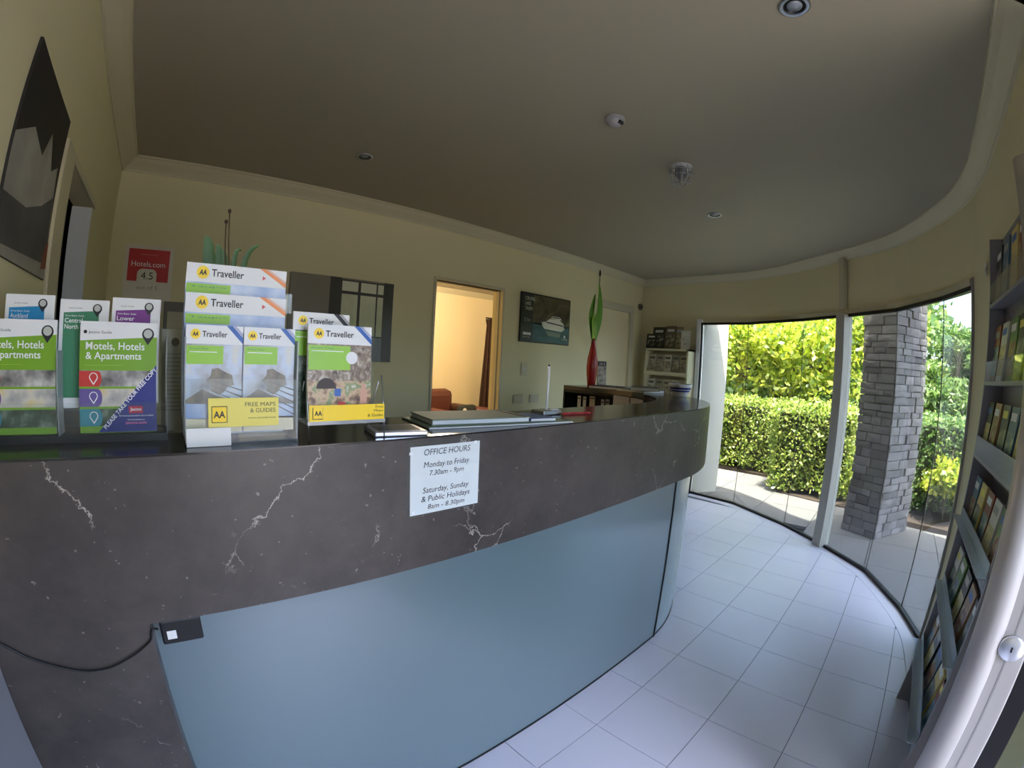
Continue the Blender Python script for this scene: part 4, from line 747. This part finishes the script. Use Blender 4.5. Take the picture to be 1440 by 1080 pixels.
for k in range(12):
    a_ = k * math.pi / 6; tube('cage_wire', [(.056 * math.cos(a_), .056 * math.sin(a_), -.006), (.062 * math.cos(a_ + .12), .062 * math.sin(a_ + .12), -.045), (.055 * math.cos(a_), .055 * math.sin(a_), -.08), (.03 * math.cos(a_), .03 * math.sin(a_), -.098)], .0022, M_metal, wc, 5)
for rr, zz in ((.06, -.03), (.06, -.06), (.031, -.098)): tube('cage_ring', [(rr * math.cos(q * math.pi / 12), rr * math.sin(q * math.pi / 12), zz) for q in range(24)], .0022, M_metal, wc, 5, True)
# ------------------------------------------------------------------ hall furniture
M_lea = mat('brown_leather', (92, 46, 32), .5, var=.15, vscale=9)
ch = thing('armchair', 'brown leather armchair with rolled arm seen through the hall doorway', 'armchair', (3.55, 5.05, 0), (0, 0, .15))
box('seat_base', (-.42, -.40, .08), (.42, .40, .34), M_lea, ch, .04); box('seat_cushion', (-.30, -.38, .34), (.30, .26, .47), M_lea, ch, .05); box('backrest', (-.34, .22, .34), (.26, .44, .94), M_lea, ch, .09)
for s in (-1, 1):
    box('arm', (s * .37 - .09, -.40, .08), (s * .37 + .09, .34, .60), M_lea, ch, .05); tube('arm_roll', [(s * .37, -.41, .62), (s * .37, .34, .62)], .10, M_lea, ch, 18)
for sx in (-.36, .36):
    for sy in (-.34, .34): lathe('foot', [(0, 0), (.022, 0), (.03, .08), (0, .08)], M_dkwood, ch, 12, (sx, sy, 0), cap=False)
th_ = thing('throw_cushion', 'dark cushion with a round white motif on the armchair', 'cushion', (3.62, 4.76, .471), (-.12, 0, .2)); box('cushion_body', (-.17, -.06, 0), (.17, .06, .30), mat('cushion_dark', (36, 40, 36), .8), th_, .05); pdisc(th_, 'motif', -.10, .22, .04, M_paper, 245)
cu = thing('gathered_curtain', 'dark brown curtain gathered at the hall wall through the doorway', 'curtain', (4.52, 5.45, 0)); pts = []
vv, ff = [], []
for k in range(41):
    u = k / 40
    for zz, sp in ((0.03, .32), (.9, .24), (1.6, .16), (1.93, .13), (2.03, .17)): vv.append((-sp / 2 + sp * u, .06 * math.sin(u * 26) * (sp / .25), zz))
for k in range(40):
    for q in range(4): a_ = k * 5 + q; ff.append((a_, a_ + 5, a_ + 6, a_ + 1))
pyd('curtain_cloth', vv, ff, mat('curtain_brown', (62, 38, 24), .85), cu, True); tube('curtain_rail', [(-.1, 0, 2.045), (.1, 0, 2.045)], .012, M_dkwood, cu, 8)
# ------------------------------------------------------------------ brochure racks
# corner rack on the right wall: two tiers plus magazines on top
cr = thing('corner_leaflet_rack', 'beige two-tier leaflet rack against the wall in the far corner', 'leaflet rack', (0, 0, 0)); M_rk = mat('rack_beige', (206, 196, 160), .5)
XR = 4.52; Y0, Y1 = 2.105, 2.655
box('side_panel', (XR, Y0, 0), (4.715, Y0 + .02, 1.62), M_rk, cr); box('side_panel', (XR, Y1 - .02, 0), (4.715, Y1, 1.62), M_rk, cr); box('top_board', (XR, Y0, 1.60), (4.715, Y1, 1.62), M_rk, cr); box('back_board', (4.69, Y0 + .02, 0), (4.70, Y1 - .02, 1.6), M_rk, cr)
for zz in (1.33, 1.05, .75, .45): box('tier_shelf', (XR, Y0 + .02, zz - .012), (4.69, Y1 - .02, zz), M_rk, cr); box('tier_lip', (XR, Y0 + .02, zz), (XR + .006, Y1 - .02, zz + .03), M_rk, cr)
tints = [(176, 168, 146), (154, 146, 128), (196, 190, 172), (140, 136, 120), (168, 158, 130), (188, 180, 158)]
words = ['sand', 'taupe', 'cream', 'grey', 'tan', 'ivory']; place = ['at the wall end', 'second from the wall end', 'third from the wall end', 'fourth from the wall end', 'nearest the window']
for t, (zz, tn) in enumerate(((1.33, 'upper'), (1.05, 'lower'))):
    for k in range(5):
        y = Y1 - .075 - k * .1; c = tints[(k + t * 2) % 6]
        r = card('leaflet', '%s leaflet on the %s tier of the corner rack, %s' % (words[(k + 2 * t) % 6], tn, place[k]), 'leaflet', .092, .225, .03, (XR + .04 + .006 * (k % 2), y, zz + .0005), .1, -math.pi / 2, mat('leaflet_%d' % ((k + 2 * t) % 6), c, .6), 'leaflets on the corner rack')
        prect(r, 'picture', -.04, .05 + .01 * (k % 3), .04, .15, photo('leaflet_print_%d' % (k % 3), ((90, 84, 70), (150, 142, 120), (206, 198, 176)), 26 + 6 * (k % 3), dist=1), 1); prect(r, 'heading', -.036, .175, .03, .20, mat('heading_dark', (86, 80, 66), .6), 1)
for k, (y, w, h, c, lb_, rz) in enumerate(((2.60, .12, .17, (34, 32, 26), 'small black magazine standing on the corner rack by the wall', .1), (2.52, .16, .25, (44, 46, 34), 'tall dark green magazine standing on the corner rack', -.05), (2.44, .13, .21, (52, 54, 56), 'charcoal magazine with white emblem on the corner rack', .12), (2.36, .14, .26, (92, 82, 60), 'brown patterned magazine standing on the corner rack', -.1), (2.265, .11, .255, (128, 116, 84), 'tan magazine leaning on the corner rack', .2), (2.18, .10, .21, (196, 190, 176), 'white-fronted magazine at the window end of the corner rack', .3))):
    r = card('magazine', lb_, 'magazine', w, h, .012, (XR + .03 + .02 * (k % 3), y, 1.6205), .1, -math.pi / 2 + rz, mat('magazine_%d' % k, c, .5), 'magazines on top of the corner rack')
    prect(r, 'cover_picture', -w * .4, .02, w * .4, h * .6, photo('magazine_print_%d' % k, (tuple(int(v * .5) for v in c), c, (176, 170, 150)), 24), 1); prect(r, 'title_bar', -w * .3, h * .75, w * .35, h * .86, MC['tag_%d' % (k % 5)], 1)
# tall rack on the front wall beside the entrance
rk = thing('tall_brochure_rack', 'tall grey slanted brochure rack with clear pocket fronts by the entrance wall', 'brochure rack', (0, 0, 0)); M_gr = mat('rack_grey', (138, 134, 138), .45)
RX0, RX1 = 1.45, 2.18; YW = YF + .005
def yfront(z): return -.40 + .085 * (1 - z / 2.0)
for x in (RX0, RX1 - .016):
    v = [(x + dx, y, z) for dx in (0, .016) for y, z in ((YW, 0), (yfront(0), 0), (yfront(2.0), 2.0), (YW, 2.0))]; pyd('side_panel', v, [(0, 1, 2, 3), (7, 6, 5, 4), (0, 4, 5, 1), (1, 5, 6, 2), (2, 6, 7, 3), (3, 7, 4, 0)], M_gr, rk)
box('back_panel', (RX0 + .016, YW, 0), (RX1 - .016, YW + .006, 2.0), M_gr, rk)
tiers = [1.735, 1.435, 1.15, .86, .57, .28]
covers = [((58, 62, 70), 'slate'), ((70, 104, 132), 'blue'), ((214, 190, 110), 'yellow'), ((132, 52, 40), 'rust'), ((214, 210, 196), 'white'), ((92, 128, 66), 'green'), ((40, 40, 44), 'black'), ((158, 120, 82), 'tan')]
ordn = ['top', 'second', 'third', 'fourth', 'fifth', 'lowest']
for t, zz in enumerate(tiers):
    yf = yfront(zz); box('tier_shelf', (RX0 + .016, YW + .006, zz - .014), (RX1 - .016, yf, zz), M_gr, rk)
    acr('clear_front', (RX0 + .016, yf - .002, zz), (RX1 - .016, yf + .0005, zz + .075), rk, M_acr_edge if t > 1 else M_acr)
    if t > 2: acr('clear_front_lip', (RX0 + .005, yf + .0005, zz + .03), (RX1, yf + .03, zz + .034), rk, M_acr_edge)
    for k in range(5):
        c, nm = covers[(t * 3 + k) % 8]; x = RX1 - .016 - .075 - k * .135
        if x < RX0 + .08: continue
        d_ = (0.02, .012, .028, .016, .022)[k]
        r = card('brochure', '%s brochure on the %s tier of the tall rack, number %d from its window end' % (nm, ordn[t], k + 1) if False else '%s brochure on the %s tier of the tall grey rack' % (nm, ordn[t]), 'brochure', .105, .21 if t < 5 else .2, .008, (x, yf - .006 - d_ * .4, zz + .0005), .10 + .02 * (k % 2), math.pi, mat('cover_' + nm, c, .4), 'brochures on the tall rack')
        prect(r, 'cover_photo', -.05, .02, .05, .13, photo('cover_photo_%d' % ((t + k) % 4), ((tuple(int(v * .45) for v in c)), c, ((150, 150, 120), (190, 180, 150), (120, 140, 160), (170, 190, 120))[(t + k) % 4]), 20 + 5 * k), 1); prect(r, 'title_bar', -.044, .165, .03, .19, (M_paper, MC['card_grey'], MC['print_mid_blue'], M_paper, MC['print_gold'])[(k + t) % 5], 1)
st = at_y(1386, 379, -.442); sk = card('wall_sticker', 'small white sticker with black marks above the end of the curved window', 'sticker', .075, .05, .001, (st.x, -.442, st.z - .025), 0, math.pi - .08, M_paper, None, 'backing')
for q in range(3): ppoly(sk, 'black_mark', [(-.03 + q * .022, .012), (-.014 + q * .022, .010 + .004 * q), (-.012 + q * .022, .034), (-.026 + q * .022, .038)], M_ink, 1)
# glazed entrance door leaf standing open by the camera
hinge, tip = Vector((1.062, -1.06)), Vector((1.117, -0.275)); u = (tip - hinge); Ld = u.length; angd = math.atan2(u.y, u.x)
dr = struct(bpy.data.objects.new('door_4', None)); C.objects.link(dr); dr.location = (hinge.x, hinge.y, 0); dr.rotation_euler = (0, 0, angd)
tag(dr, 'white framed glass entrance door standing open')
M_al = mat('white_aluminium', (176, 171, 168), .4); SW = .124; DH = 1.88
box('lock_stile', (Ld - SW, -.02, .01), (Ld - .03, .02, DH), M_al, dr, .004); tube('stile_bead', [(Ld - .034, .004, .01), (Ld - .034, .004, DH)], .034, M_al, dr, 18); box('hinge_stile', (0, -.02, .01), (SW, .02, DH), M_al, dr, .004); box('bottom_rail', (SW, -.02, .01), (Ld - SW, .02, .13), M_al, dr); box('top_rail', (SW, -.02, DH - .1), (Ld - SW, .02, DH), M_al, dr)
box('stile_groove', (Ld - SW + .036, .0195, .01), (Ld - SW + .040, .0206, DH), mat('groove_grey', (150, 148, 146), .5), dr)
box('glazing_gasket', (Ld - SW - .045, -.012, .13), (Ld - SW, .012, DH - .1), M_black, dr); box('door_glass', (SW, -.003, .13), (Ld - SW - .045, .003, DH - .1), M_glass, dr)
p = ray(1422, 911); s_ = None
# lock disc on the face towards the camera
nd = Vector((-u.y, u.x)).normalized(); oo = hinge + nd * .021; tt = (oo.x * nd.x + oo.y * nd.y) / (p.x * nd.x + p.y * nd.y); hit = Vector((p.x * tt, p.y * tt)); loc_u = (hit - hinge).dot(u.normalized()); zz = CAM_H + p.z * tt
lk = lathe('lock_cylinder', [(0, .0195), (.029, .0195), (.029, .028), (.026, .031), (0, .031)], mat('lock_silver', (214, 216, 222), .22, .6), dr, 28, (loc_u, 0, zz), 'Y', False); box('key_slot', (loc_u - .002, .031, zz - .006), (loc_u + .002, .0316, zz + .006), M_dark, dr)
